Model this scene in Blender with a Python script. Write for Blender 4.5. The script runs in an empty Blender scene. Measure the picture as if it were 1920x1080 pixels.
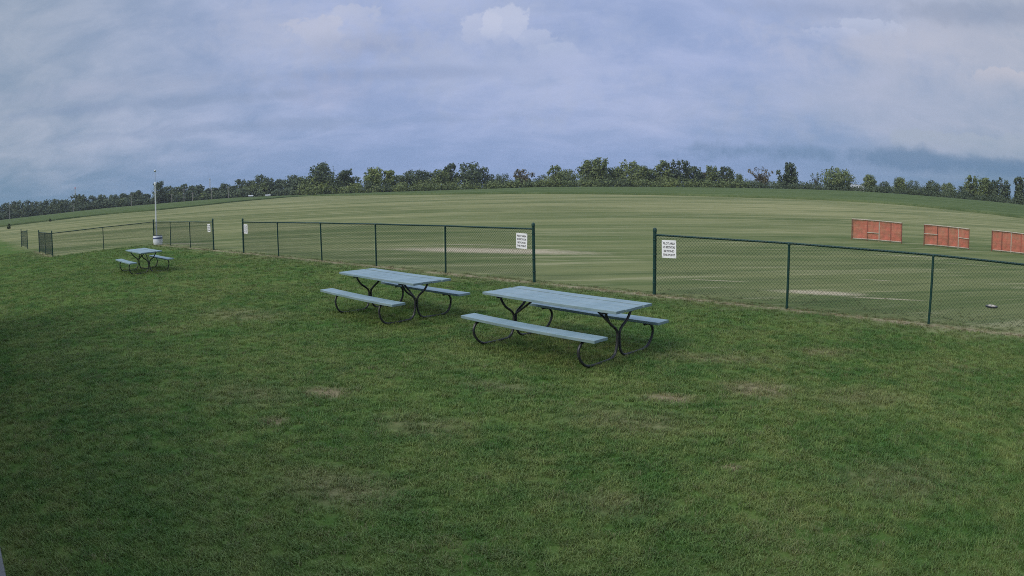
import bpy, bmesh, math, random
import numpy as np
from mathutils import Vector, Matrix

SC = bpy.context.scene
COL = SC.collection
R = math.radians

# ---------------------------------------------------------------- camera
# wide security-camera lens with barrel distortion: r = F * th * (1 + K th^2), r in 1920-pixel units
F, K, PITCH, ROLL = 1279.2, -0.1, 0.148, -0.0128
CAM_H = 2.24
def cam_rot(v):
    c, s = math.cos(ROLL), math.sin(ROLL)
    x, y, z = c*v[0]-s*v[1], s*v[0]+c*v[1], v[2]
    c, s = math.cos(PITCH), math.sin(PITCH)
    return Vector((x, z*c+y*s, y*c-z*s))
cd = bpy.data.cameras.new('camera')
cam = bpy.data.objects.new('camera', cd); COL.objects.link(cam)
ax, ay, az_ = cam_rot((1, 0, 0)), cam_rot((0, 1, 0)), -cam_rot((0, 0, 1))
cam.matrix_world = Matrix(((ax.x, ay.x, az_.x, 0), (ax.y, ay.y, az_.y, 0), (ax.z, ay.z, az_.z, CAM_H), (0, 0, 0, 1)))
cd.type = 'PANO'
cd.sensor_fit = 'HORIZONTAL'
cd.sensor_width = 36
cd.clip_start = .05; cd.clip_end = 9000
_th = np.linspace(0, 1.0, 400); _r = F*_th*(1+K*_th**2)*36/1920
_k = np.linalg.lstsq(np.stack([_r, _r**2, _r**3, _r**4], 1), _th, rcond=None)[0]
for holder in (cd, getattr(cd, 'cycles', None)):
    if holder is None or not hasattr(holder, 'panorama_type'): continue
    holder.panorama_type = 'FISHEYE_LENS_POLYNOMIAL'
    holder.fisheye_fov = R(170)
    holder.fisheye_polynomial_k0 = 0
    for i in range(4): setattr(holder, 'fisheye_polynomial_k%d' % (i+1), -float(_k[i]))
SC.camera = cam

# ---------------------------------------------------------------- sun and sky
SUN_EL, SUN_AZ = 38, 236            # degrees; azimuth from +Y clockwise: behind the camera, over the clubhouse
sv = Vector((math.sin(R(SUN_AZ))*math.cos(R(SUN_EL)), math.cos(R(SUN_AZ))*math.cos(R(SUN_EL)), math.sin(R(SUN_EL))))
sl = bpy.data.lights.new('sun', 'SUN'); sl.energy = 1.5; sl.angle = R(32); sl.color = (1, .93, .83)
so = bpy.data.objects.new('sun', sl); COL.objects.link(so)
so.rotation_mode = 'QUATERNION'; so.rotation_quaternion = sv.to_track_quat('Z', 'Y'); so.location = (0, 0, 30)

SC.render.engine = 'CYCLES'
vs = SC.view_settings
vs.view_transform = 'Standard'; vs.look = 'None'; vs.gamma = 1; vs.use_curve_mapping = False; vs.exposure = 0.6
SC.cycles.use_denoising = False; SC.cycles.pixel_filter_type = 'BLACKMAN_HARRIS'; SC.cycles.filter_width = 1.0
SC.cycles.max_bounces = 6; SC.cycles.transparent_max_bounces = 8

class NT:
    """small helper to write node trees"""
    def __init__(s, tree): s.t = tree; s.l = tree.links
    def n(s, typ, **kw):
        nd = s.t.nodes.new(typ)
        for k, v in kw.items(): setattr(nd, k, v)
        return nd
    def put(s, sock, v):
        if v is None: return
        if isinstance(v, bpy.types.NodeSocket): s.l.new(v, sock)
        else: sock.default_value = v
    def m(s, op, a, b=None, c=None, clamp=False):
        nd = s.n('ShaderNodeMath', operation=op, use_clamp=clamp)
        for i, v in enumerate((a, b, c)): s.put(nd.inputs[i], v)
        return nd.outputs[0]
    def vm(s, op, a, b=None):
        nd = s.n('ShaderNodeVectorMath', operation=op)
        s.put(nd.inputs[0], a)
        if b is not None: s.put(nd.inputs[1], b)
        return nd.outputs['Value'] if op in ('DOT_PRODUCT', 'LENGTH', 'DISTANCE') else nd.outputs[0]
    def xyz(s, x, y, z):
        nd = s.n('ShaderNodeCombineXYZ')
        for i, v in enumerate((x, y, z)): s.put(nd.inputs[i], v)
        return nd.outputs[0]
    def sep(s, v):
        nd = s.n('ShaderNodeSeparateXYZ'); s.put(nd.inputs[0], v); return nd.outputs
    def noise(s, vec, scale=1, detail=4, rough=.55, dist=0):
        nd = s.n('ShaderNodeTexNoise'); s.put(nd.inputs['Vector'], vec)
        nd.inputs['Scale'].default_value = scale; nd.inputs['Detail'].default_value = detail
        nd.inputs['Roughness'].default_value = rough; nd.inputs['Distortion'].default_value = dist
        return nd.outputs[0]
    def ss(s, x, a, b):                                   # smoothstep a..b -> 0..1
        nd = s.n('ShaderNodeMapRange', interpolation_type='SMOOTHSTEP'); s.put(nd.inputs[0], x)
        nd.inputs[1].default_value = a; nd.inputs[2].default_value = b
        return nd.outputs[0]
    def mix(s, f, a, b, blend='MIX'):
        nd = s.n('ShaderNodeMix', data_type='RGBA', blend_type=blend)
        s.put(nd.inputs[0], f)
        for i, v in ((6, a), (7, b)):
            if isinstance(v, (tuple, list)) and len(v) == 3: v = (*v, 1)
            s.put(nd.inputs[i], v)
        return nd.outputs[2]

def pix(px, py):
    """unit view direction of a pixel of the 1920 x 1080 photograph"""
    dx, dy = px-960, 540-py
    r = math.hypot(dx, dy); th = r/F
    for _ in range(20): th -= (F*th*(1+K*th*th)-r)/(F*(1+3*K*th*th))
    return cam_rot((math.sin(th)*dx/r, math.sin(th)*dy/r, math.cos(th)))

world = bpy.data.worlds.new('World'); SC.world = world; world.use_nodes = True
def build_world():
    t = world.node_tree; t.nodes.clear(); N = NT(t)
    out = N.n('ShaderNodeOutputWorld'); bg = N.n('ShaderNodeBackground')
    d = N.vm('NORMALIZE', N.n('ShaderNodeTexCoord').outputs['Generated'])
    X, Y, Z = N.sep(d)
    sky = N.n('ShaderNodeTexSky', sky_type='NISHITA'); sky.sun_disc = False
    sky.sun_elevation = R(SUN_EL); sky.sun_rotation = R(SUN_AZ); sky.dust_density = 2.0; sky.air_density = 1.2
    N.l.new(d, sky.inputs[0]) if sky.inputs else None
    clear = N.vm('MULTIPLY', sky.outputs[0], (.055, .06, .075))
    zc = N.m('MAXIMUM', Z, 0.0)
    az0 = N.m('ARCTAN2', X, Y)
    # cloud deck projected on a high layer
    den = N.m('ADD', zc, .28)
    P = N.xyz(N.m('DIVIDE', X, den), N.m('DIVIDE', Y, den), N.m('MULTIPLY', Z, 1.5))
    big = N.noise(N.vm('MULTIPLY', P, (.55, .9, 1)), 1.2, 3, .5)
    med = N.noise(N.vm('ADD', N.vm('MULTIPLY', P, (1, 1.15, 1)), (7.3, 2.1, 4)), 4.2, 8, .6, .35)
    f = N.m('ADD', N.m('MULTIPLY', big, .52), N.m('MULTIPLY', med, .48))
    f = N.ss(f, .31, .69)
    mid = N.m('SUBTRACT', 1, N.ss(N.m('ABSOLUTE', N.m('SUBTRACT', az0, .06)), .18, .95))
    shade = N.mix(mid, N.mix(f, (.225, .310, .430), (.400, .455, .560)), N.mix(f, (.290, .375, .610), (.435, .505, .745)))
    warm = N.ss(N.m('ADD', N.m('MULTIPLY', az0, .30), N.m('MULTIPLY', big, .9)), .45, .85)
    shade = N.mix(N.m('MULTIPLY', warm, .40), shade, (.49, .50, .58))
    # storm-blue band of distant air under the deck, towards the horizon
    az = az0
    edge = N.m('ADD', N.m('MULTIPLY', N.m('SUBTRACT', med, .5), .07), N.m('MULTIPLY', N.m('SUBTRACT', big, .5), .10))
    low = N.m('SUBTRACT', 1, N.ss(N.m('ADD', zc, edge), -.01, .15))
    side = N.ss(N.m('ABSOLUTE', N.m('SUBTRACT', az, .02)), .10, .90)
    band = N.mix(side, (.225, .335, .590), (.088, .210, .340))
    col = N.mix(N.m('MULTIPLY', low, .95), shade, band)
    nz = N.noise(d, 42, 6, .6, .2); nz2 = N.noise(N.vm('MULTIPLY', d, (1, 1, 1.6)), 8, 4, .55)
    wob = N.m('ADD', N.m('MULTIPLY', N.m('SUBTRACT', nz, .5), 2.2), N.m('MULTIPLY', N.m('SUBTRACT', nz2, .5), 3.2))
    # single heaps and dark rolls that stand in this sky
    def puff(px, py, rx, ry, colr, amt, hard=.35, seed=0.0):
        nonlocal col
        v = pix(px, py); a0 = math.atan2(v.x, v.y); e0 = v.z
        qx = N.m('DIVIDE', N.m('SUBTRACT', az, a0), rx); qy = N.m('DIVIDE', N.m('SUBTRACT', Z, e0), ry)
        q = N.m('SQRT', N.m('ADD', N.m('MULTIPLY', qx, qx), N.m('MULTIPLY', qy, qy)))
        q = N.m('ADD', q, wob)
        msk = N.m('SUBTRACT', 1, N.ss(q, 1-hard, 1+hard))
        col = N.mix(N.m('MULTIPLY', msk, amt), col, colr)
    def heap(px, py, rx, ry, colr, amt):
        """a cumulus head: crisp lumpy top, fading out downwards"""
        nonlocal col
        v = pix(px, py); a0 = math.atan2(v.x, v.y); e0 = v.z
        qx = N.m('DIVIDE', N.m('SUBTRACT', az, a0), rx); dz = N.m('SUBTRACT', Z, e0)
        qy = N.m('ADD', N.m('DIVIDE', N.m('MAXIMUM', dz, 0.0), ry), N.m('DIVIDE', N.m('MINIMUM', dz, 0.0), ry*2.5))
        q = N.m('SQRT', N.m('ADD', N.m('MULTIPLY', qx, qx), N.m('MULTIPLY', qy, qy)))
        q = N.m('ADD', q, N.m('MULTIPLY', wob, .75))
        msk = N.m('MULTIPLY', N.m('SUBTRACT', 1, N.ss(q, .80, 1.06)), N.ss(dz, -ry*2.2, ry*.5))
        col = N.mix(N.m('MULTIPLY', msk, amt), col, colr)
    puff(690, 84, .085, .020, (.21, .27, .44), .60, .9)
    puff(600, 70, .16, .040, (.46, .50, .64), .60, .9)
    heap(600, 50, .060, .020, (.53, .55, .67), .55)
    heap(665, 24, .050, .013, (.53, .56, .69), .45)
    puff(950, 95, .17, .060, (.43, .49, .67), .60, .9)
    heap(900, 48, .034, .017, (.54, .58, .74), .60)
    heap(945, 44, .040, .019, (.57, .61, .76), .65)
    heap(1000, 66, .045, .016, (.51, .56, .73), .55)
    heap(1045, 92, .040, .012, (.47, .53, .71), .50)
    puff(615, 172, .05, .020, (.48, .49, .64), .35, .9)
    puff(720, 138, .15, .008, (.26, .33, .52), .45, .9)
    puff(300, 192, .24, .007, (.22, .30, .46), .45, .9)
    puff(250, 160, .18, .014, (.38, .43, .57), .40, .9)
    puff(500, 235, .25, .007, (.24, .32, .49), .40, .9)
    puff(1800, 95, .22, .040, (.52, .53, .62), .50, .9)
    heap(1880, 140, .06, .012, (.60, .57, .62), .45)
    heap(1625, 42, .06, .012, (.54, .59, .75), .50)
    heap(1560, 58, .05, .008, (.52, .57, .75), .40)
    puff(1850, 26, .13, .014, (.25, .31, .44), .50, .9)
    puff(1560, 20, .09, .010, (.27, .34, .52), .40, .9)
    puff(1690, 190, .26, .045, (.39, .44, .57), .45, .9)
    heap(1830, 268, .11, .016, (.37, .43, .53), .60)
    puff(1780, 305, .28, .011, (.10, .20, .35), .70, .8)
    puff(1270, 120, .18, .030, (.44, .50, .74), .35, .9)
    # the deck brightens towards the zenith, as overcast skies do
    up = N.m('ADD', 1, N.m('MULTIPLY', N.ss(Z, .30, .95), 2.2))
    up = N.m('MULTIPLY', up, .66)
    col = N.vm('MULTIPLY', col, N.xyz(up, up, up))
    thin = N.m('MULTIPLY', N.m('SUBTRACT', 1, f), .10)
    col = N.mix(thin, col, clear)
    N.l.new(col, bg.inputs[0]); bg.inputs[1].default_value = 1.0
    N.l.new(bg.outputs[0], out.inputs[0])
build_world()

# ---------------------------------------------------------------- shared layout
ANG = -.706                                   # direction of the flight-line fence
SCALE = 1.06
DIR = Vector((math.cos(ANG), math.sin(ANG), 0)); NRM = Vector((-math.sin(ANG), math.cos(ANG), 0))
D_LINE = 11.725*SCALE; SPAN = 2.81*SCALE
T_L, T_M, T_R = -34.80*SCALE, -23.398*SCALE, -6.315*SCALE
def line_pt(t, d=D_LINE): return DIR*t + NRM*d
CORNER_PIT = Vector((-22.8, 26.58, 0))*SCALE
D_PIT = CORNER_PIT.dot(NRM)
T_CORNER = T_L

def smooth(a, b, x):
    t = np.clip((np.asarray(x, float)-a)/(b-a), 0, 1); return t*t*(3-2*t)
WOOD_PX = [(-60, 470), (0, 470), (200, 470), (400, 455), (545, 430), (575, 345), (700, 335), (1000, 330), (1400, 330), (1700, 320), (1920, 310), (1990, 310)]
_waz = np.array([math.atan2(*pix(x, 362)[:2]) for x, _ in WOOD_PX]); _wr = np.array([d for _, d in WOOD_PX], float)
def wood_r(a): return float(np.interp(a, _waz, _wr))
BASE_PX = [(0, 412.5), (100, 401), (200, 390), (300, 381.5), (430, 371), (545, 366), (575, 365.5), (700, 360.5), (800, 357.5), (900, 354.5), (1000, 351), (1200, 350), (1400, 352.5), (1500, 354.5), (1600, 358), (1700, 364.5), (1800, 372.5), (1900, 382)]
_baz = []; _bz = []
for _x, _y in BASE_PX:
    _v = pix(_x, _y); _a = math.atan2(_v.x, _v.y); _baz.append(_a); _bz.append(CAM_H+wood_r(_a)*_v.z/math.hypot(_v.x, _v.y)-.55)
def terrain(x, y):
    """ground height in metres; flat by the camera, a long gentle swell beyond the field"""
    x = np.asarray(x, float); y = np.asarray(y, float)
    r = np.hypot(x, y) + 1e-6; a = np.arctan2(x, y)
    rise = np.interp(a, _baz, _bz); D = np.interp(a, _waz, _wr)
    t = np.clip((r-50)/(D-50), 0, 1); z = t*t*(3-2*t)*rise*smooth(-.2, .4, y/r)
    return z + smooth(70, 150, r)*(.10*np.sin(x/37+1)+.09*np.sin(y/29+x/61))*(1-smooth(200, 300, r))
def tz(x, y): return float(terrain(x, y))
def ground_at(px, py, zoff=0.0):
    """where the ray of a pixel meets the terrain"""
    v = pix(px, py); o = Vector((0, 0, CAM_H)); t0 = 1.0; last = 1.0
    while last < 900:
        p = o+v*last
        if p.z <= tz(p.x, p.y)+zoff:
            lo, hi = t0, last
            for _ in range(30):
                mid = (lo+hi)/2; p = o+v*mid
                if p.z <= tz(p.x, p.y)+zoff: hi = mid
                else: lo = mid
            p = o+v*hi; return Vector((p.x, p.y, tz(p.x, p.y)))
        t0 = last; last *= 1.01
    p = o+v*900; return Vector((p.x, p.y, tz(p.x, p.y)))
def far_at(px, dist, py=360):
    """ground point at a given distance in the direction of a picture column"""
    v = pix(px, py); h = math.hypot(v.x, v.y)
    x, y = v.x/h*dist, v.y/h*dist
    return Vector((x, y, tz(x, y)))
def height_to(px, py, p):
    """height above the ground point p that the pixel's elevation reaches at p's distance"""
    v = pix(px, py); h = math.hypot(v.x, v.y)
    return CAM_H + v.z/h*math.hypot(p.x, p.y) - p.z

# ---------------------------------------------------------------- mesh helpers
def link(name, me, mats, parent=None, loc=None, rotz=0):
    o = bpy.data.objects.new(name, me); COL.objects.link(o)
    if me is not None:
        for mt in (mats if isinstance(mats, (list, tuple)) else [mats]):
            if mt and not me.materials: me.materials.append(mt)
    if parent: o.parent = parent
    if loc is not None: o.location = loc
    if rotz: o.rotation_euler[2] = rotz
    return o
def tag(o, label=None, cat=None, group=None, kind=None):
    if label: o['label'] = label
    if cat: o['category'] = cat
    if group: o['group'] = group
    if kind: o['kind'] = kind
    return o
def empty(name, loc, rotz=0):
    o = bpy.data.objects.new(name, None); COL.objects.link(o); o.location = loc; o.rotation_euler[2] = rotz
    o.empty_display_size = .2
    return o
class MB:
    """vertex / face collector"""
    def __init__(s): s.v = []; s.f = []
    def box(s, x0, x1, y0, y1, z0, z1):
        b = len(s.v)
        s.v += [(x, y, z) for z in (z0, z1) for y in (y0, y1) for x in (x0, x1)]
        s.f += [tuple(b+i for i in q) for q in ((0, 2, 3, 1), (4, 5, 7, 6), (0, 1, 5, 4), (2, 6, 7, 3), (0, 4, 6, 2), (1, 3, 7, 5))]
        return s
    def tube(s, pts, rad, n=8, caps=True):
        pts = [Vector(p) for p in pts]; b0 = len(s.v)
        rads = rad if isinstance(rad, (list, tuple)) else [rad]*len(pts)
        up = None
        for i, p in enumerate(pts):
            d = (pts[min(i+1, len(pts)-1)]-pts[max(i-1, 0)]).normalized()
            if up is None:
                up = Vector((0, 0, 1)) if abs(d.z) < .9 else Vector((1, 0, 0))
            a = d.cross(up)
            if a.length < 1e-4: a = d.cross(Vector((0, 1, 0)))
            a.normalize(); b = a.cross(d).normalized(); up = b
            for k in range(n):
                w = 2*math.pi*k/n
                s.v.append(tuple(p+(a*math.cos(w)+b*math.sin(w))*rads[i]))
        for i in range(len(pts)-1):
            for k in range(n):
                q = (k+1) % n
                s.f.append((b0+i*n+k, b0+i*n+q, b0+(i+1)*n+q, b0+(i+1)*n+k))
        if caps:
            s.f.append(tuple(b0+k for k in reversed(range(n))))
            s.f.append(tuple(b0+(len(pts)-1)*n+k for k in range(n)))
        return s
    def lathe(s, prof, n=16, cx=0, cy=0):
        b0 = len(s.v)
        for r, z in prof:
            for k in range(n):
                w = 2*math.pi*k/n; s.v.append((cx+r*math.cos(w), cy+r*math.sin(w), z))
        for i in range(len(prof)-1):
            for k in range(n):
                q = (k+1) % n; s.f.append((b0+i*n+k, b0+i*n+q, b0+(i+1)*n+q, b0+(i+1)*n+k))
        s.f.append(tuple(b0+k for k in reversed(range(n)))); s.f.append(tuple(b0+(len(prof)-1)*n+k for k in range(n)))
        return s
    def mesh(s, name, smooth_=False, bevel=0, mat=None):
        me = bpy.data.meshes.new(name); me.from_pydata(s.v, [], s.f); me.update()
        if bevel:
            bm = bmesh.new(); bm.from_mesh(me)
            bmesh.ops.bevel(bm, geom=list(bm.edges), offset=bevel, segments=2, profile=.6, affect='EDGES')
            bm.to_mesh(me); bm.free()
        if smooth_:
            me.shade_smooth()
            try: me.set_sharp_from_angle(angle=R(40))
            except Exception: pass
        if mat: me.materials.append(mat)
        return me
def np_mesh(name, verts, faces, mat=None, smooth_=False):
    me = bpy.data.meshes.new(name)
    verts = np.asarray(verts, np.float32); faces = np.asarray(faces, np.int32)
    nf, k = faces.shape
    me.vertices.add(len(verts)); me.vertices.foreach_set('co', verts.ravel())
    me.loops.add(nf*k); me.loops.foreach_set('vertex_index', faces.ravel())
    me.polygons.add(nf); me.polygons.foreach_set('loop_start', np.arange(0, nf*k, k, dtype=np.int32))
    me.update(calc_edges=True); me.validate()
    if smooth_: me.shade_smooth()
    if mat: me.materials.append(mat)
    return me
def bez(pts, n=10):
    """smooth path through points (Catmull-Rom)"""
    P = [Vector(p) for p in pts]; P = [P[0]*2-P[1]]+P+[P[-1]*2-P[-2]]
    out = []
    for i in range(1, len(P)-2):
        a, b, c, d = P[i-1:i+3]
        for k in range(n):
            t = k/n
            out.append(.5*((2*b)+(c-a)*t+(2*a-5*b+4*c-d)*t*t+(3*b-a-3*c+d)*t**3))
    out.append(P[-2]); return out

# ---------------------------------------------------------------- materials
def new_mat(name):
    m = bpy.data.materials.new(name); m.use_nodes = True; t = m.node_tree; t.nodes.clear()
    N = NT(t); out = N.n('ShaderNodeOutputMaterial'); b = N.n('ShaderNodeBsdfPrincipled')
    N.l.new(b.outputs[0], out.inputs[0])
    return m, N, b, out
def surf(name, col, rough=.6, var=.25, scale=6, metal=0, dark=None, bump=0, spec=.5):
    m, N, b, out = new_mat(name)
    p = N.n('ShaderNodeTexCoord').outputs['Object']
    n1 = N.noise(p, scale, 6, .65); n2 = N.noise(p, scale*7, 4, .6)
    lo = tuple(c*(1-var) for c in col); hi = tuple(min(1, c*(1+var)) for c in col)
    c = N.mix(N.ss(n1, .3, .7), lo, hi)
    if dark: c = N.mix(N.m('MULTIPLY', N.ss(N.m('ADD', N.m('MULTIPLY', n2, .5), N.m('MULTIPLY', n1, .5)), .52, .66), .75), c, dark)
    N.l.new(c, b.inputs['Base Color']); b.inputs['Metallic'].default_value = metal
    b.inputs['Specular IOR Level'].default_value = spec
    N.l.new(N.m('ADD', rough-.08, N.m('MULTIPLY', n2, .16)), b.inputs['Roughness'])
    if bump:
        bp = N.n('ShaderNodeBump'); bp.inputs['Strength'].default_value = bump; bp.inputs['Distance'].default_value = .01
        N.l.new(n2, bp.inputs['Height']); N.l.new(bp.outputs[0], b.inputs['Normal'])
    return m

# --- colour of the sward as a function of place, shared by the soil sheet and the blades
PATCHES = [  # pixel centre, half length / half depth in metres, strength : worn or dead spots in the lawn
    (615, 736, .28, .20, .9), (1420, 731, .42, .30, .8), (1255, 747, .30, .16, .9), (1545, 661, .42, .22, .65), (1375, 878, .10, .06, .9),
    (640, 915, .5, .3, .55), (450, 590, 1.1, .6, .45), (1180, 790, .6, .35, .45), (1330, 672, .9, .25, .5), (1620, 745, .6, .35, .4),
    (930, 725, .45, .2, .45), (790, 800, .5, .3, .4), (1150, 945, .35, .2, .35), (480, 740, .6, .4, .35), (1690, 900, .6, .4, .4), (515, 790, .15, .12, .8),
    (300, 620, .9, .6, .4), (700, 700, .5, .3, .3), (1080, 760, .35, .2, .4), (1790, 690, .7, .4, .35), (870, 1040, .4, .25, .35), (1500, 1010, .45, .3, .35)]
WIND = [  # windrows of dry clippings and scuffed earth out on the field
    (915, 470, 3.3, .80, .95, 0), (885, 459, 1.7, .14, .6, 0), (1540, 549, 1.0, .28, .9, 0), (1660, 560, .85, .08, .7, 0), (1345, 526, .7, .07, .6, 0),
    (1640, 525, .5, .06, .6, 0), (1560, 463, 1.6, .12, .7, 0), (1700, 480, 1.5, .10, .7, 0), (1830, 497, 1.5, .08, .5, 0), (820, 469, 1.6, .2, .6, 0),
    (1475, 456, 1.4, .08, .5, 0), (340, 457, 2.2, .3, .5, 0), (1020, 468, .7, .1, .6, 0)]
def sward_group():
    g = bpy.data.node_groups.new('sward_colour', 'ShaderNodeTree')
    g.interface.new_socket('Color', in_out='OUTPUT', socket_type='NodeSocketColor')
    N = NT(g); go = N.n('NodeGroupOutput')
    P = N.n('ShaderNodeNewGeometry').outputs['Position']
    P = N.vm('MULTIPLY', P, (1, 1, 0))
    t = N.vm('DOT_PRODUCT', P, tuple(DIR)); n = N.vm('DOT_PRODUCT', P, tuple(NRM))
    n_big = N.noise(P, .16, 4, .55); n_med = N.noise(P, .75, 5, .6); n_sm = N.noise(P, 3.2, 5, .65); n_f = N.noise(P, 11, 4, .65)
    # lawn
    lawn = N.mix(N.ss(N.m('ADD', N.m('MULTIPLY', n_med, .6), N.m('MULTIPLY', n_sm, .4)), .36, .66), (.042, .094, .018), (.098, .138, .036))
    lawn = N.mix(N.m('MULTIPLY', N.ss(N.m('ADD', N.m('MULTIPLY', n_big, .55), N.m('MULTIPLY', n_sm, .45)), .48, .70), .55), lawn, (.135, .135, .050))
    lawn = N.mix(N.m('MULTIPLY', N.ss(n_f, .56, .74), .45), lawn, (.17, .155, .075))
    lawn = N.mix(N.m('MULTIPLY', N.ss(N.noise(N.vm('ADD', P, (31, 17, 0)), .42, 4, .6), .55, .72), .55), lawn, (.030, .078, .022))
    # mown field, streaked along the mower's lanes
    a = R(3.0)
    u = N.vm('DOT_PRODUCT', P, (math.cos(a), math.sin(a), 0)); v = N.vm('DOT_PRODUCT', P, (-math.sin(a), math.cos(a), 0))
    wob = N.m('MULTIPLY', N.m('SUBTRACT', N.noise(P, .05, 3, .5), .5), 3.0)
    v2 = N.m('ADD', v, wob)
    s1 = N.noise(N.xyz(N.m('MULTIPLY', u, .05), N.m('MULTIPLY', v2, .95), 0), 1, 4, .6)
    s2 = N.noise(N.xyz(N.m('MULTIPLY', u, .035), N.m('MULTIPLY', v2, .24), 3.0), 1, 4, .6)
    s3 = N.noise(N.xyz(N.m('MULTIPLY', u, .014), N.m('MULTIPLY', v2, .080), 7.0), 1, 4, .65)
    st = N.m('ADD', N.m('MULTIPLY', s1, .30), N.m('ADD', N.m('MULTIPLY', s2, .36), N.m('MULTIPLY', s3, .34)))
    field = N.mix(N.ss(st, .41, .59), (.086, .110, .038), (.236, .228, .106))
    field = N.mix(N.m('MULTIPLY', N.ss(n_med, .5, .72), .4), field, (.075, .105, .038))
    field = N.mix(N.m('MULTIPLY', N.ss(N.noise(N.xyz(N.m('MULTIPLY', u, .45), N.m('MULTIPLY', v2, 3.2), 9.0), 1, 4, .65), .54, .70), .55), field, (.30, .275, .16))
    dash = N.noise(N.xyz(N.m('MULTIPLY', u, .16), N.m('MULTIPLY', v2, 1.5), 21.0), 1, 3, .6)
    dash2 = N.noise(N.xyz(N.m('MULTIPLY', u, .05), N.m('MULTIPLY', v2, .42), 33.0), 1, 3, .6)
    far = N.ss(N.vm('LENGTH', P), 24, 75)
    field = N.mix(N.m('MULTIPLY', N.m('SUBTRACT', 1, far), .55), field, N.mix(N.ss(N.m('ADD', N.m('MULTIPLY', n_med, .5), N.m('MULTIPLY', s1, .5)), .38, .62), (.070, .106, .036), (.128, .148, .058)))
    field = N.mix(N.m('MULTIPLY', N.ss(dash, .58, .66), .45), field, (.300, .280, .160))
    field = N.mix(N.m('MULTIPLY', N.ss(dash, .42, .34), .42), field, (.055, .078, .030))
    field = N.mix(N.m('MULTIPLY', N.ss(dash2, .57, .66), .34), field, (.290, .270, .150))
    field = N.mix(N.m('MULTIPLY', N.ss(dash2, .43, .34), .36), field, (.060, .082, .032))
    # where lawn gives way to field: the fence lines
    bnd = N.mix(N.ss(t, T_CORNER-.4, T_CORNER+.4), (D_PIT,)*3, (D_LINE,)*3)
    bx = N.sep(bnd)[0]
    off = N.m('SUBTRACT', n, bx)
    ragged = N.m('ADD', off, N.m('MULTIPLY', N.m('SUBTRACT', n_med, .5), 2.4))
    col = N.mix(N.ss(ragged, -1.6, .5), lawn, field)
    # dead strip under the fence, kept clear for the trimmer
    strip = N.m('SUBTRACT', 1, N.ss(N.m('ABSOLUTE', N.m('ADD', off, N.m('ADD', .10, N.m('MULTIPLY', N.m('SUBTRACT', n_sm, .5), .7)))), .02, .26))
    gate = N.ss(N.noise(N.xyz(N.m('MULTIPLY', t, .55), 5.0, 0), 1, 4, .7), .36, .56)
    strip = N.m('MULTIPLY', N.m('MULTIPLY', strip, gate), N.ss(t, T_CORNER-12, T_CORNER-2))
    col = N.mix(N.m('MULTIPLY', strip, .75), col, N.mix(N.ss(n_f, .35, .65), (.17, .125, .085), (.38, .32, .21)))
    # explicit spots
    def spot(c, hx, hy, rot, amt, ca, cb, hard=.5):
        nonlocal col
        ex = (math.cos(rot), math.sin(rot), 0); ey = (-math.sin(rot), math.cos(rot), 0)
        q = N.vm('SUBTRACT', P, (c.x, c.y, 0))
        qa = N.m('DIVIDE', N.vm('DOT_PRODUCT', q, ex), hx); qb = N.m('DIVIDE', N.vm('DOT_PRODUCT', q, ey), hy)
        r = N.m('ADD', N.m('MULTIPLY', qa, qa), N.m('MULTIPLY', qb, qb))
        r = N.m('ADD', N.m('SQRT', r), N.m('MULTIPLY', N.m('SUBTRACT', N.m('ADD', N.m('MULTIPLY', n_sm, .5), N.m('MULTIPLY', n_f, .5)), .5), 2.2))
        k = N.m('MULTIPLY', N.m('SUBTRACT', 1, N.ss(r, 1-hard, 1+hard)), amt)
        col = N.mix(k, col, N.mix(N.ss(n_f, .35, .65), ca, cb))
    for px, py, hx, hy, amt in PATCHES[:16]:
        spot(ground_at(px, py), hx, hy, R(-20), amt, (.13, .105, .06), (.27, .215, .13), .8)
    for px, py, hx, hy, amt, _ in WIND:
        spot(ground_at(px, py), hx, hy, ANG*.55, amt, (.30, .245, .16), (.46, .40, .28), .6)
    N.l.new(col, go.inputs[0])
    return g
SWARD = sward_group()
def sward(N):
    nd = N.n('ShaderNodeGroup'); nd.node_tree = SWARD; return nd.outputs[0]
def m_ground():
    m, N, b, out = new_mat('sward_soil')
    P = N.n('ShaderNodeNewGeometry').outputs['Position']
    N.l.new(sward(N), b.inputs['Base Color']); b.inputs['Roughness'].default_value = 1.0; b.inputs['Specular IOR Level'].default_value = .05
    h = N.m('ADD', N.noise(P, 26, 4, .7), N.m('MULTIPLY', N.noise(P, 5, 4, .6), 1.5))
    bp = N.n('ShaderNodeBump'); bp.inputs['Strength'].default_value = .6; bp.inputs['Distance'].default_value = .03
    N.l.new(h, bp.inputs['Height']); N.l.new(bp.outputs[0], b.inputs['Normal'])
    return m
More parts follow.
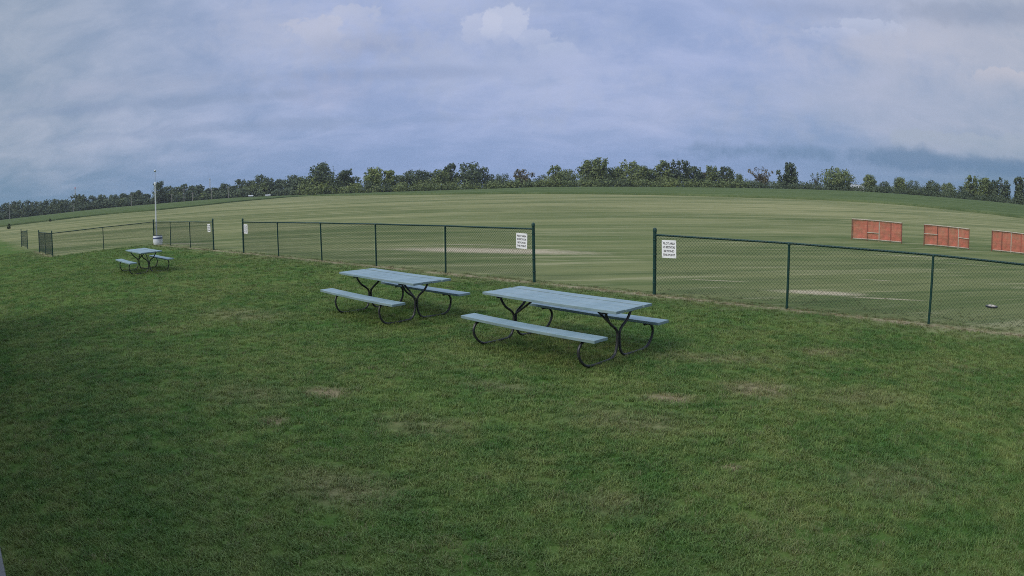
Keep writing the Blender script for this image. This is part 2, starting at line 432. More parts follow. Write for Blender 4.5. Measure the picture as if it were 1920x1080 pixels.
def m_blade():
    m, N, b, out = new_mat('grass_blade')
    inf = N.n('ShaderNodeObjectInfo')
    dead = N.n('ShaderNodeAttribute', attribute_name='dead', attribute_type='INSTANCER').outputs['Fac']
    fld = N.n('ShaderNodeAttribute', attribute_name='fld', attribute_type='INSTANCER').outputs['Fac']
    P = N.vm('MULTIPLY', N.n('ShaderNodeNewGeometry').outputs['Position'], (1, 1, 0))
    n_med = N.noise(P, .75, 4, .6); n_sm = N.noise(P, 3.2, 4, .65); n_big = N.noise(P, .16, 3, .55)
    c = N.mix(N.ss(N.m('ADD', N.m('MULTIPLY', n_med, .6), N.m('MULTIPLY', n_sm, .4)), .36, .66), (.078, .160, .034), (.180, .230, .064))
    c = N.mix(N.m('MULTIPLY', N.ss(N.m('ADD', N.m('MULTIPLY', n_big, .55), N.m('MULTIPLY', n_sm, .45)), .48, .70), .50), c, (.225, .230, .080))
    c = N.mix(fld, c, (.165, .188, .080))
    c = N.mix(dead, c, (.27, .215, .12))
    rnd = inf.outputs['Random']
    c = N.mix(N.m('MULTIPLY', N.ss(rnd, .94, .97), .7), c, (.24, .225, .10))
    hs = N.n('ShaderNodeHueSaturation'); N.l.new(c, hs.inputs['Color'])
    N.l.new(N.m('ADD', .488, N.m('MULTIPLY', rnd, .024)), hs.inputs['Hue'])
    N.l.new(N.m('ADD', .74, N.m('MULTIPLY', N.m('FRACT', N.m('MULTIPLY', rnd, 7.31)), .52)), hs.inputs['Value'])
    N.l.new(hs.outputs[0], b.inputs['Base Color']); b.inputs['Roughness'].default_value = .6; b.inputs['Specular IOR Level'].default_value = .3
    tr = N.n('ShaderNodeBsdfTranslucent'); N.l.new(hs.outputs[0], tr.inputs[0])
    mx = N.n('ShaderNodeMixShader'); mx.inputs[0].default_value = .3
    N.l.new(b.outputs[0], mx.inputs[1]); N.l.new(tr.outputs[0], mx.inputs[2]); N.l.new(mx.outputs[0], out.inputs[0])
    return m
def m_leaf(name, lo, hi):
    m, N, b, out = new_mat(name)
    at = N.n('ShaderNodeAttribute', attribute_name='tint')
    c = N.mix(at.outputs['Fac'], lo, hi)
    N.l.new(c, b.inputs['Base Color']); b.inputs['Roughness'].default_value = .7; b.inputs['Specular IOR Level'].default_value = .25
    tr = N.n('ShaderNodeBsdfTranslucent'); N.l.new(c, tr.inputs[0])
    mx = N.n('ShaderNodeMixShader'); mx.inputs[0].default_value = .22
    N.l.new(b.outputs[0], mx.inputs[1]); N.l.new(tr.outputs[0], mx.inputs[2]); N.l.new(mx.outputs[0], out.inputs[0])
    return m
M = {}
M['soil'] = m_ground(); M['blade'] = m_blade()
M['leaf_dark'] = m_leaf('leaf_dark', (.046, .068, .036), (.105, .138, .066))
M['leaf_mid'] = m_leaf('leaf_mid', (.070, .104, .036), (.180, .216, .078))
M['leaf_light'] = m_leaf('leaf_light', (.095, .140, .040), (.230, .262, .080))
M['leaf_brown'] = m_leaf('leaf_brown', (.070, .070, .036), (.170, .145, .085))
M['bark'] = surf('bark', (.060, .050, .042), .9, .35, 3, bump=.5)
M['plank'] = None
M['tube'] = surf('frame_steel', (.030, .034, .038), .45, .35, 9, .2, (.07, .045, .03))
M['fence'] = surf('fence_green', (.009, .040, .033), .5, .25, 8, 0, spec=.3)
M['wire'] = surf('wire_green', (.010, .034, .032), .6, .2, 4, 0, spec=.3)
M['concrete'] = surf('concrete', (.15, .155, .145), .9, .18, 3, bump=.3)
M['sign'] = surf('sign_white', (.80, .80, .81), .45, .04, 5)
M['ink'] = surf('sign_ink', (.012, .012, .014), .6, .1, 5)
M['net'] = surf('net_orange', (.46, .110, .078), .7, .25, 5)
M['lath'] = surf('lath_pale', (.40, .35, .28), .8, .25, 7, dark=(.26, .21, .16))
M['lath_red'] = surf('stake_red', (.16, .055, .04), .8, .3, 7)
M['white_metal'] = surf('painted_white', (.62, .64, .64), .4, .06, 4)
M['grey_metal'] = surf('galvanised', (.42, .44, .46), .45, .15, 6, .6)
M['barrel'] = surf('barrel_white', (.70, .72, .76), .5, .1, 5)
M['barrel_band'] = surf('barrel_blue', (.05, .07, .16), .5, .2, 5)
M['dark'] = surf('dark_plastic', (.02, .02, .022), .5, .2, 6)
M['pole_wood'] = surf('weathered_pole', (.26, .24, .22), .9, .25, 3)
M['siding'] = surf('siding', (.42, .40, .36), .7, .1, 2)
M['roof'] = surf('roofing', (.10, .10, .105), .85, .3, 4)
M['white_siding'] = surf('shed_white', (.36, .37, .36), .7, .1, 3)
M['red_lamp'] = surf('lamp_red', (.45, .05, .05), .5, .1, 4)
def m_plank():
    m, N, b, out = new_mat('weathered_plank_paint')
    p = N.n('ShaderNodeTexCoord').outputs['Object']
    rnd = N.n('ShaderNodeObjectInfo').outputs['Random']
    q = N.vm('ADD', N.vm('MULTIPLY', p, (1.2, 16, 16)), N.xyz(N.m('MULTIPLY', rnd, 40), 0, 0))
    grain = N.noise(q, 1.6, 6, .65, .3); blot = N.noise(p, 3.2, 5, .6); chip = N.noise(N.vm('MULTIPLY', p, (3, 11, 11)), 3.0, 6, .7)
    c = N.mix(N.ss(blot, .3, .7), (.135, .212, .228), (.198, .278, .292))
    c = N.mix(N.m('MULTIPLY', N.ss(grain, .42, .72), .6), c, (.13, .17, .165))
    c = N.mix(N.m('MULTIPLY', N.ss(chip, .58, .70), .6), c, (.33, .31, .27))
    c = N.mix(N.m('MULTIPLY', N.m('SUBTRACT', rnd, .5), .2), c, (.30, .36, .36))
    N.l.new(c, b.inputs['Base Color'])
    N.l.new(N.m('ADD', .42, N.m('MULTIPLY', grain, .22)), b.inputs['Roughness']); b.inputs['Specular IOR Level'].default_value = .55
    bp = N.n('ShaderNodeBump'); bp.inputs['Strength'].default_value = .25; bp.inputs['Distance'].default_value = .006
    N.l.new(grain, bp.inputs['Height']); N.l.new(bp.outputs[0], b.inputs['Normal'])
    return m
M['plank'] = m_plank()
def m_crop():
    m, N, b, out = new_mat('crop_canopy')
    P = N.n('ShaderNodeNewGeometry').outputs['Position']
    a = R(-8)
    v = N.vm('DOT_PRODUCT', P, (-math.sin(a), math.cos(a), 0)); u = N.vm('DOT_PRODUCT', P, (math.cos(a), math.sin(a), 0))
    s = N.noise(N.xyz(N.m('MULTIPLY', u, .012), N.m('MULTIPLY', v, .11), 0), 1, 5, .6)
    c = N.mix(N.ss(s, .35, .65), (.070, .096, .040), (.106, .134, .058))
    c = N.mix(N.m('MULTIPLY', N.ss(N.noise(P, 1.4, 4, .6), .45, .7), .5), c, (.035, .070, .028))
    N.l.new(c, b.inputs['Base Color']); b.inputs['Roughness'].default_value = 1.0; b.inputs['Specular IOR Level'].default_value = .0
    return m
M['crop'] = m_crop()

# ---------------------------------------------------------------- ground sheet
def polar_grid(radii, azs, zf):
    V = []; Fc = []
    A = len(azs)
    for r in radii:
        x = np.sin(azs)*r; y = np.cos(azs)*r
        V.append(np.stack([x, y, zf(x, y)], 1))
    V = np.concatenate(V)
    for i in range(len(radii)-1):
        a = i*A+np.arange(A); b = i*A+(np.arange(A)+1) % A
        Fc.append(np.stack([a, b, b+A, a+A], 1)[:, ::-1])
    return V, np.concatenate(Fc)
radii = np.concatenate([[.01], np.linspace(1, 60, 60), 60*1.045**np.arange(1, 74)])
azs = np.linspace(-math.pi, math.pi, 181)[:-1]
V, Fc = polar_grid(radii, azs, terrain)
g = link('ground', np_mesh('ground', V, Fc, None, True), M['soil']); tag(g, 'mown grass ground running out to the far tree line', kind='structure')

# --- crop field beyond the mown field
EDGE_PX = [(-60, 433), (0, 426), (100, 414), (204, 402), (292, 395), (402, 383.5), (480, 375.5), (560, 368.5), (660, 367), (803, 365.5), (1000, 364.5), (1230, 366), (1400, 370.5), (1540, 375.5), (1671, 383), (1815, 397), (1920, 410), (1990, 420)]
_e = [ground_at(x, y) for x, y in EDGE_PX]
_eaz = np.array([math.atan2(p.x, p.y) for p in _e]); _er = np.array([min(math.hypot(p.x, p.y), 330) for p in _e])
def crop_mesh():
    na, nr = 320, 46
    az = np.linspace(_eaz[0], _eaz[-1], na)
    re = np.interp(az, _eaz, _er); ker = np.ones(9)/9
    re = np.convolve(np.pad(re, 4, 'edge'), ker, 'valid')
    rw = np.interp(az, _waz, _wr)+12
    rng = np.random.default_rng(4)
    rows = []
    for j in range(nr):
        f = j/(nr-1)
        r = re+(rw-re)*f**1.6
        if j == 0:
            r = re
        if j == 1: r = re+.15
        x = np.sin(az)*r; y = np.cos(az)*r
        h = 0.0 if j == 0 else (.42+.10*rng.random(na)) if j > 1 else .34+.12*rng.random(na)
        rows.append(np.stack([x, y, terrain(x, y)+h+(-.05 if j == 0 else 0)], 1))
    V = np.concatenate(rows); Fc = []
    for j in range(nr-1):
        a = j*na+np.arange(na-1)
        Fc.append(np.stack([a, a+na, a+na+1, a+1], 1))
    return np_mesh('crop_field', V, np.concatenate(Fc), None, False)
c = link('crop_field', crop_mesh(), M['crop']); tag(c, 'green crop field between the mown field and the far trees', kind='structure')

# --- clubhouse the camera is mounted on (unseen, added and sized to shade the lawn) and its concrete apron
WN = Vector((.68, .73, 0)).normalized(); WU = Vector((-WN.y, WN.x, 0)); WANG = math.atan2(WU.y, WU.x)
def club():
    # local x runs along WU, local y points away from the field
    base = WN*-.41*SCALE
    pad = link('concrete_apron', MB().box(-2.6, 17, 0, 9.6, -.12, .03).mesh('concrete_apron', bevel=.012), M['concrete'], None, base, WANG)
    tag(pad, 'concrete apron along the foot of the clubhouse', kind='structure')
    e = empty('clubhouse', base, WANG)
    tag(e, 'unseen clubhouse with grey siding, added and sized to shade the lawn by its concrete apron', 'building')
    wx0, wx1, wy0, wy1, H = -1.0, 16, .45, 8.6, 2.6
    w = MB(); w.box(wx0, wx1, wy0, wy0+.15, .03, H); w.box(wx0, wx1, wy1-.15, wy1, .03, H)
    w.box(wx0, wx0+.15, wy0+.15, wy1-.15, .03, H); w.box(wx1-.15, wx1, wy0+.15, wy1-.15, .03, H)
    link('wall', w.mesh('wall'), M['siding'], e)
    r = MB(); ym = (wy0+wy1)/2; rz = H+1.35
    for (ya, yb, sgn) in ((wy0-.38, ym, 1), (wy1+.38, ym, -1)):
        b = len(r.v); r.v += [(wx0-.4, ya, H-.08), (wx1+.4, ya, H-.08), (wx1+.4, yb, rz), (wx0-.4, yb, rz),
                              (wx0-.4, ya, H+.06), (wx1+.4, ya, H+.06), (wx1+.4, yb, rz+.14), (wx0-.4, yb, rz+.14)]
        r.f += [tuple(b+i for i in q) for q in ((0, 1, 2, 3), (7, 6, 5, 4), (0, 4, 5, 1), (1, 5, 6, 2), (2, 6, 7, 3), (3, 7, 4, 0))]
    link('roof', r.mesh('roof'), M['roof'], e)
    for x in (wx0+.02, wx1-.14):
        b = MB(); b.v = [(x, wy0+.05, H-.05), (x, wy1-.05, H-.05), (x, ym, rz-.02), (x+.12, wy0+.05, H-.05), (x+.12, wy1-.05, H-.05), (x+.12, ym, rz-.02)]
        b.f = [(0, 1, 2), (5, 4, 3), (0, 3, 4, 1), (1, 4, 5, 2), (2, 5, 3, 0)]
        link('gable', b.mesh('gable'), M['siding'], e)
    d = MB().box(3.0, 3.95, wy0-.03, wy0, .03, 2.1); dd = link('door', d.mesh('door'), M['white_siding'], e)
    link('handle', MB().tube([(3.85, wy0-.05, 1.0), (3.85, wy0-.05, 1.12)], .015).mesh('handle'), M['grey_metal'], dd)
club()

# ---------------------------------------------------------------- grass blades
def tuft(seed, n, spread, h, w):
    rg = random.Random(seed); V = []; Fc = []
    for _ in range(n):
        a = rg.uniform(0, 6.283); rr = spread*math.sqrt(rg.random()); x, y = rr*math.cos(a), rr*math.sin(a)
        b = rg.uniform(0, 6.283); lean = rg.uniform(.3, 1.5)*h; hh = h*rg.uniform(.45, 1.1); ww = w*rg.uniform(.7, 1.3)
        ox, oy = math.cos(b), math.sin(b); px, py = -oy*ww/2, ox*ww/2
        i = len(V)
        V += [(x-px, y-py, -.01), (x+px, y+py, -.01), (x+ox*lean*.4-px*.8, y+oy*lean*.4-py*.8, hh*.65), (x+ox*lean*.4+px*.8, y+oy*lean*.4+py*.8, hh*.65), (x+ox*lean, y+oy*lean, hh)]
        Fc += [(i, i+1, i+3, i+2), (i+2, i+3, i+4)]
    me = bpy.data.meshes.new('grass_tuft'); me.from_pydata(V, [], Fc); me.update(); me.materials.append(M['blade']); return me
def tuft_set(name, n_var, *a):
    c = bpy.data.collections.new(name)
    for i in range(n_var):
        o = bpy.data.objects.new('grass_tuft', tuft(i*7+len(name), *a)); c.objects.link(o)
    return c
def scatter(name, label, coll, P, sc, seed, dead, fld):
    rng = np.random.default_rng(seed)
    me = bpy.data.meshes.new(name); me.vertices.add(len(P)); me.vertices.foreach_set('co', np.asarray(P, np.float32).ravel())
    a = me.attributes.new('rot', 'FLOAT_VECTOR', 'POINT')
    rot = np.zeros((len(P), 3), np.float32); rot[:, 2] = rng.random(len(P))*6.283; rot[:, :2] = rng.normal(0, .12, (len(P), 2)); a.data.foreach_set('vector', rot.ravel())
    a = me.attributes.new('sc', 'FLOAT', 'POINT'); a.data.foreach_set('value', np.asarray(sc, np.float32))
    for nm, arr in (('dead', dead), ('fld', fld)):
        a = me.attributes.new(nm, 'FLOAT', 'POINT'); a.data.foreach_set('value', np.asarray(arr, np.float32))
    me.update()
    o = link(name, me, None); tag(o, label, kind='stuff')
    ng = bpy.data.node_groups.new(name, 'GeometryNodeTree')
    ng.interface.new_socket('Geometry', in_out='INPUT', socket_type='NodeSocketGeometry'); ng.interface.new_socket('Geometry', in_out='OUTPUT', socket_type='NodeSocketGeometry')
    nd = ng.nodes; L = ng.links
    gi = nd.new('NodeGroupInput'); go = nd.new('NodeGroupOutput')
    ci = nd.new('GeometryNodeCollectionInfo'); ci.inputs['Collection'].default_value = coll
    ci.inputs['Separate Children'].default_value = True; ci.inputs['Reset Children'].default_value = True
    ip = nd.new('GeometryNodeInstanceOnPoints'); ip.inputs['Pick Instance'].default_value = True
    ra = nd.new('FunctionNodeRandomValue'); ra.data_type = 'INT'
    ra.inputs[4].default_value = 0; ra.inputs[5].default_value = 999
    ar = nd.new('GeometryNodeInputNamedAttribute'); ar.data_type = 'FLOAT_VECTOR'; ar.inputs[0].default_value = 'rot'
    asx = nd.new('GeometryNodeInputNamedAttribute'); asx.data_type = 'FLOAT'; asx.inputs[0].default_value = 'sc'
    L.new(gi.outputs[0], ip.inputs['Points']); L.new(ci.outputs[0], ip.inputs['Instance']); L.new(ra.outputs[2], ip.inputs['Instance Index'])
    L.new(ar.outputs[0], ip.inputs['Rotation']); L.new(asx.outputs[0], ip.inputs['Scale']); L.new(ip.outputs[0], go.inputs[0])
    md = o.modifiers.new('scatter', 'NODES'); md.node_group = ng
    return o
def ring_points(rng, r0, r1, half_az, per_m2):
    n = int(half_az*(r1*r1-r0*r0)*per_m2)
    r = np.sqrt(rng.random(n)*(r1*r1-r0*r0)+r0*r0); a = (rng.random(n)*2-1)*half_az
    return np.stack([np.sin(a)*r, np.cos(a)*r], 1)
def grass():
    rng = np.random.default_rng(11)
    Q = []
    for r0, r1, dens, sc_ in ((1.6, 6, 480, .9), (6, 11, 270, 1.0), (11, 17, 120, 1.2), (17, 27, 42, 1.5), (27, 46, 13, 2.1)):
        p = ring_points(rng, r0, r1, 1.15, dens); Q.append(np.c_[p, np.full(len(p), sc_)])
    Q = np.concatenate(Q)
    # leave the concrete apron clear and thin the worn spots
    keep = (Q[:, 0]*WN.x+Q[:, 1]*WN.y) > -.41*SCALE+.03
    dead = np.zeros(len(Q))
    ca, sa = math.cos(R(-20)), math.sin(R(-20))
    for px, py, hx, hy, amt in PATCHES:
        c = ground_at(px, py); qx, qy = Q[:, 0]-c.x, Q[:, 1]-c.y
        d = np.hypot((qx*ca+qy*sa)/hx, (-qx*sa+qy*ca)/hy)+rng.normal(0, .25, len(Q))
        k = amt*(1-smooth(.25, 1.4, d))*(.45+.55*rng.random(len(Q))); dead = np.maximum(dead, k)
    for px, py, hx, hy, amt, _ in WIND:
        c = ground_at(px, py); qx, qy = Q[:, 0]-c.x, Q[:, 1]-c.y; cb, sb = math.cos(ANG*.55), math.sin(ANG*.55)
        d = np.hypot((qx*cb+qy*sb)/hx, (-qx*sb+qy*cb)/hy)
        dead = np.maximum(dead, amt*(1-smooth(.5, 1.3, d)))
    t = Q[:, 0]*DIR.x+Q[:, 1]*DIR.y
    n_off = Q[:, 0]*NRM.x+Q[:, 1]*NRM.y-np.where(t > T_CORNER, D_LINE, D_PIT)
    dead = np.maximum(dead, .85*(1-smooth(.03, .25, np.abs(n_off+.10+rng.normal(0, .05, len(Q))))))
    keep &= ~(rng.random(len(Q)) < dead*.6)
    fld = smooth(-1.5, .6, n_off+rng.normal(0, .5, len(Q)))
    keep &= ~((n_off > .3) & (rng.random(len(Q)) < .35+.65*smooth(9, 16, np.hypot(Q[:, 0], Q[:, 1]))))
    Q = Q[keep]; dead = dead[keep]; fld = fld[keep]
    sc = Q[:, 2]*(.75+.5*rng.random(len(Q)))*(1-.35*fld)
    P = np.c_[Q[:, :2], terrain(Q[:, 0], Q[:, 1])]
    scatter('lawn_grass', 'short mown lawn grass round the picnic tables and fences', tuft_set('lawn_tufts', 12, 22, .062, .036, .0058), P, sc, 3, dead*.9, fld)
grass()

# ---------------------------------------------------------------- chain-link fences
H_LINE, H_END, GAP = 1.29, 1.37, .11
def chain_mesh():
    L, c, rad = 3.0, .0362, .0032
    z0, z1 = GAP, H_LINE+.012
    nk = int((z1-z0)/c); nw = int(L/c)-1
    V = []; Fc = []
    for i in range(nw):
        b0 = len(V)
        for k in range(nk+1):
            x = .02+(i+((k+i) % 2))*c; z = z0+k*c; y = .0025*(1 if (k+i) % 2 else -1)
            for w in range(3):
                a = 2.094*w; V.append((x+rad*math.cos(a), y+rad*math.sin(a), z))
        for k in range(nk):
            for w in range(3):
                q = (w+1) % 3; a = b0+k*3
                Fc.append((a+w, a+q, a+3+q, a+3+w))
    return np_mesh('chain_link_mesh', V, Fc, M['wire'], False)
CHAIN = chain_mesh()
def post_mesh(h, rad):
    return MB().lathe([(rad, -.25), (rad, h-.03), (rad*.98, h-.005)], 12).mesh('post', True)
P_LINE, P_END = post_mesh(H_LINE-.02, .026), post_mesh(H_END, .037)
CAP_END = MB().lathe([(.043, H_END-.05), (.043, H_END-.005), (.036, H_END+.018), (.018, H_END+.032), (.004, H_END+.036)], 12).mesh('post_cap', True)
CAP_LINE = MB().lathe([(.034, H_LINE-.07), (.034, H_LINE-.035), (.029, H_LINE-.028)], 12).mesh('post_cap', True)
BAND = MB().lathe([(.041, -.012), (.043, -.008), (.043, .008), (.041, .012)], 12).mesh('tension_band', True)
for me in (P_LINE, P_END, CAP_END, CAP_LINE, BAND): me.materials.append(M['fence'])
RAIL_Z = H_LINE-.035
def fence(points, ends, label):
    """points: post bases in order; ends: indices of terminal posts"""
    o = points[0]; e = empty('chain_link_fence', o)
    tag(e, label, 'fence', 'green chain-link fences along the flying field')
    rg = random.Random(int(o.x*10))
    for i, p in enumerate(points):
        q = p-o; end = i in ends
        ps = link('post', P_END if end else P_LINE, None, e, q); ps.rotation_euler = (rg.uniform(-.008, .008), rg.uniform(-.008, .008), rg.uniform(0, 6))
        link('post_cap', CAP_END if end else CAP_LINE, None, ps)
        if end:
            for z in (.25, .55, .85, 1.15): link('tension_band', BAND, None, ps, (0, 0, z))
    for a, b in zip(points[:-1], points[1:]):
        d = b-a; L = d.length; ang = math.atan2(d.y, d.x); off = .03*math.copysign(1, 1)
        side = Vector((math.sin(ang), -math.cos(ang), 0))*.03
        m = link('chain_link_mesh', CHAIN, None, e, a-o+side, ang); m.scale = (L/3.0, 1, 1); m['kind'] = 'stuff'
        n = 9
        pts = [(L*k/(n-1), 0, RAIL_Z+.006*math.sin(math.pi*k/(n-1))*-1) for k in range(n)]
        link('top_rail', MB().tube(pts, .0215, 10).mesh('top_rail', True, mat=M['fence']), None, e, a-o, ang)
PM = [line_pt(T_M+SPAN*i) for i in range(6)]
PR = [line_pt(T_R+SPAN*i) for i in range(5)]
PL = [line_pt(T_L+SPAN*i) for i in range(4)]
def gp(x, y): return ground_at(x, y)
c1 = gp(99.3, 482); c2 = PL[0]
pit = [c1-DIR*(SPAN*1.06*2), c1-DIR*(SPAN*1.06), c1]
fence(PM, (0, 5), 'long green chain-link fence run behind the picnic tables, a sign at each end')
fence(PR, (0,), 'green chain-link fence run with one sign, in front of the orange net barriers')
fence(pit+[c1.lerp(c2, .5)]+PL, (0, 2, 4, 7), 'green chain-link fence that turns two corners beside the tall white pole')
f0 = gp(52, 466.7)
fence([f0-DIR*SPAN*1.75, f0], (0, 1), 'short separate piece of green chain-link fence past the corner fence')

# --- notices wired to the fences
def text_mesh(lines, width, size, gap, z_top):
    out = []
    for i, s in enumerate(lines):
        V = []; Fc = []
        cu = bpy.data.curves.new('lettering', 'FONT'); cu.body = s; cu.size = size; cu.align_x = 'CENTER'; cu.extrude = .0006; cu.offset = size*.018
        cu.resolution_u = 3
        o = bpy.data.objects.new('lettering', cu); COL.objects.link(o)
        dg = bpy.context.evaluated_depsgraph_get(); me = o.evaluated_get(dg).to_mesh()
        xs = [v.co.x for v in me.vertices]; k = min(1.0, width/(max(xs)-min(xs))); b = len(V)
        V += [(v.co.x*k, -v.co.z, v.co.y+z_top-gap*i) for v in me.vertices]; Fc += [tuple(b+q for q in f.vertices) for f in me.polygons]
        o.evaluated_get(dg).to_mesh_clear(); bpy.data.objects.remove(o); bpy.data.curves.remove(cu)
        me = bpy.data.meshes.new('lettering'); me.from_pydata(V, [], Fc); me.update(); me.materials.append(M['ink']); out.append(me)
    return out
SW, SH = .335, .365
LETTER = text_mesh(['PILOT AREA', 'NO SPECTATORS', 'BEYOND', 'THIS POINT'], SW*.84, .062, .078, SH-.088)
def sign_plate():
    bm = bmesh.new(); vs_ = []
    for cx, cz, a0 in ((SW/2-.02, SH-.02, 0), (-SW/2+.02, SH-.02, 90), (-SW/2+.02, .02, 180), (SW/2-.02, .02, 270)):
        for k in range(5):
            a = R(a0+k*22.5); vs_.append(bm.verts.new((cx+.02*math.cos(a), 0, cz+.02*math.sin(a))))
    f = bm.faces.new(vs_); r = bmesh.ops.extrude_face_region(bm, geom=[f])
    for v in r['geom']:
        if isinstance(v, bmesh.types.BMVert): v.co.y += .004
    bmesh.ops.recalc_face_normals(bm, faces=bm.faces)
    me = bpy.data.meshes.new('panel'); bm.to_mesh(me); bm.free(); me.materials.append(M['sign']); return me
PLATE = sign_plate()
TIE = MB().tube([(0, -.004, 0), (0, .03, 0)], .006, 6).mesh('tie', mat=M['dark'])
def sign(t, z, label, tilt=0):
    p = line_pt(t)-NRM*.045
    e = empty('fence_sign', (p.x, p.y, z), ANG); e.rotation_euler[1] = tilt
    tag(e, label, 'sign', 'white notices on the fence')
    link('panel', PLATE, None, e); [link('lettering', q, None, e, (0, -.0016, 0)) for q in LETTER]
    for x in (-SW/2+.025, SW/2-.025):
        for zz in (.025, SH-.025): link('tie', TIE, None, e, (x, 0, zz))
sign(T_M+SPAN*5-.34, .78, 'white no-spectators notice where the long fence ends behind the nearest picnic table', R(2))
sign(T_R+.36, .80, 'white no-spectators notice at the open end of the fence in front of the orange netting', R(-1))
sign(T_M+.36, .80, 'white no-spectators notice at the long fence end facing the corner fence', R(1))
sign(T_L+SPAN*3-.36, .80, 'white no-spectators notice at the end of the corner fence by the white pole', R(-2))

# ---------------------------------------------------------------- picnic tables
def plank_mesh(L, W, T, name='plank', sag=0.0, seed=0):
    rg = random.Random(seed); n = 8
    V = []; Fc = []
    for i in range(n+1):
        x = -L/2+L*i/n; z = -sag*(1-(2*i/n-1)**2); wob = rg.uniform(-.0015, .0015)
        for y, zz in ((-W/2, 0), (W/2, 0), (W/2, T), (-W/2, T)): V.append((x, y+wob, z+zz))
    for i in range(n):
        a = i*4
        for k in range(4):
            q = (k+1) % 4; Fc.append((a+k, a+4+k, a+4+q, a+q))
    Fc += [(0, 1, 2, 3), (n*4+3, n*4+2, n*4+1, n*4)]
    me = bpy.data.meshes.new(name); me.from_pydata(V, [], Fc); me.update()
    bm = bmesh.new(); bm.from_mesh(me)
    bmesh.ops.recalc_face_normals(bm, faces=bm.faces)
    ed = [e for e in bm.edges if len(e.link_faces) == 2 and e.calc_face_angle(0) > .8]
    bmesh.ops.bevel(bm, geom=ed, offset=.005, segments=2, profile=.6, affect='EDGES'); bm.to_mesh(me); bm.free()
    me.materials.append(M['plank']); return me
TH, BH, TW, BY = .715, .425, .80, .70
def picnic_table(loc, ang, L, leg_sep, label, bulge=.06, seed=0, braces=True):
    e = empty('picnic_table', loc, ang); tag(e, label, 'picnic table', 'picnic tables on the lawn')
    gaps = (0, .009, .018, .058); pw = (TW-.058)/4
    for i in range(4):
        y = -TW/2+pw/2+i*pw+gaps[i]
        o = link('plank', plank_mesh(L, pw, .038, 'plank', .006, seed+i), None, e, (random.Random(seed+i).uniform(-.006, .006), y, TH-.038))
    for s in (-1, 1):
        b = link('bench_seat', plank_mesh(L, .265, .040, 'bench_seat', .010, seed+7+s), None, e, (0, s*BY, BH-.040))
    rt = .0185
    for sx in (-1, 1):
        x = sx*leg_sep/2
        for s in (-1, 1):
            cx = x
            path = bez([(cx, s*.275, TH-.045), (cx, s*.268, TH-.11), (cx, s*.19, .50), (cx, s*.075, .42), (cx, s*.026, .355), (cx, s*.0225, .28), (cx, s*.027, .20), (cx, s*.060, .09), (cx, s*.13, rt+.012), (cx, s*.22, rt),
                        (cx, s*.42, rt-.004), (cx, s*.60, rt), (cx, s*(BY-.01+bulge*.2), .055), (cx, s*(BY+.035+bulge*.8), .15), (cx, s*(BY+.045+bulge), .25), (cx, s*(BY+.03+bulge*.6), .33), (cx, s*(BY-.005), BH-.062), (cx, s*(BY-.10), BH-.062)], 5)
            link('leg', MB().tube(path, rt, 8).mesh('leg', True, mat=M['tube']), None, e)
        link('table_batten', MB().box(x-.022, x+.022, -TW/2+.05, TW/2-.05, TH-.075, TH-.0385).mesh('table_batten', bevel=.004, mat=M['tube']), None, e)
        for s in (-1, 1): link('seat_bracket', MB().box(x-.05, x+.05, s*BY-.10, s*BY+.10, BH-.052, BH-.0405).mesh('seat_bracket', mat=M['tube']), None, e)
        if braces: link('brace', MB().tube([(x-sx*.022, 0, .37), (x-sx*.46, 0, TH-.05)], .016, 8).mesh('brace', True, mat=M['tube']), None, e)
    return e
picnic_table(Vector((.71, 9.30, 0)), R(-45.5), 2.44, 1.92, 'pale blue-green picnic table with widest-set curved legs, nearest the fence gap', .075, 1)
picnic_table(Vector((-2.17, 12.0, 0)), R(-45.5), 2.44, 1.48, 'pale blue-green picnic table in front of the middle of the long fence', .03, 20)
picnic_table(Vector((-12.5, 20.0, 0)), R(-43), 2.40, 1.50, 'pale blue-green picnic table standing off by the corner fence and white pole', .02, 40)

# ---------------------------------------------------------------- orange net barriers on the field
def net_mesh(L, H, seed):
    rg = random.Random(seed); V = []; Fc = []
    nx, nz = max(4, int(L/.05)), int(H/.045)
    sag = lambda u, v: .035*math.sin(math.pi*u)*math.sin(math.pi*v)*(1 if seed % 2 else -.7)+.008*math.sin(9*u+seed)
    def strip(pts, w, horiz):
        b = len(V)
        for (x, y, z) in pts:
            if horiz: V.extend([(x, y, z-w), (x, y, z+w)])
            else: V.extend([(x-w, y, z), (x+w, y, z)])
        for i in range(len(pts)-1): Fc.append((b+2*i, b+2*i+2, b+2*i+3, b+2*i+1))
    for k in range(nz+1):
        v = k/nz; strip([(L*i/12, sag(i/12, v), H*v+.012*math.sin(3*i/12+seed)*(v)) for i in range(13)], .013, True)
    for i in range(nx+1):
        u = i/nx; strip([(L*u, sag(u, k/6), H*k/6) for k in range(7)], .010, False)
    return np_mesh('net', V, Fc, M['net'])
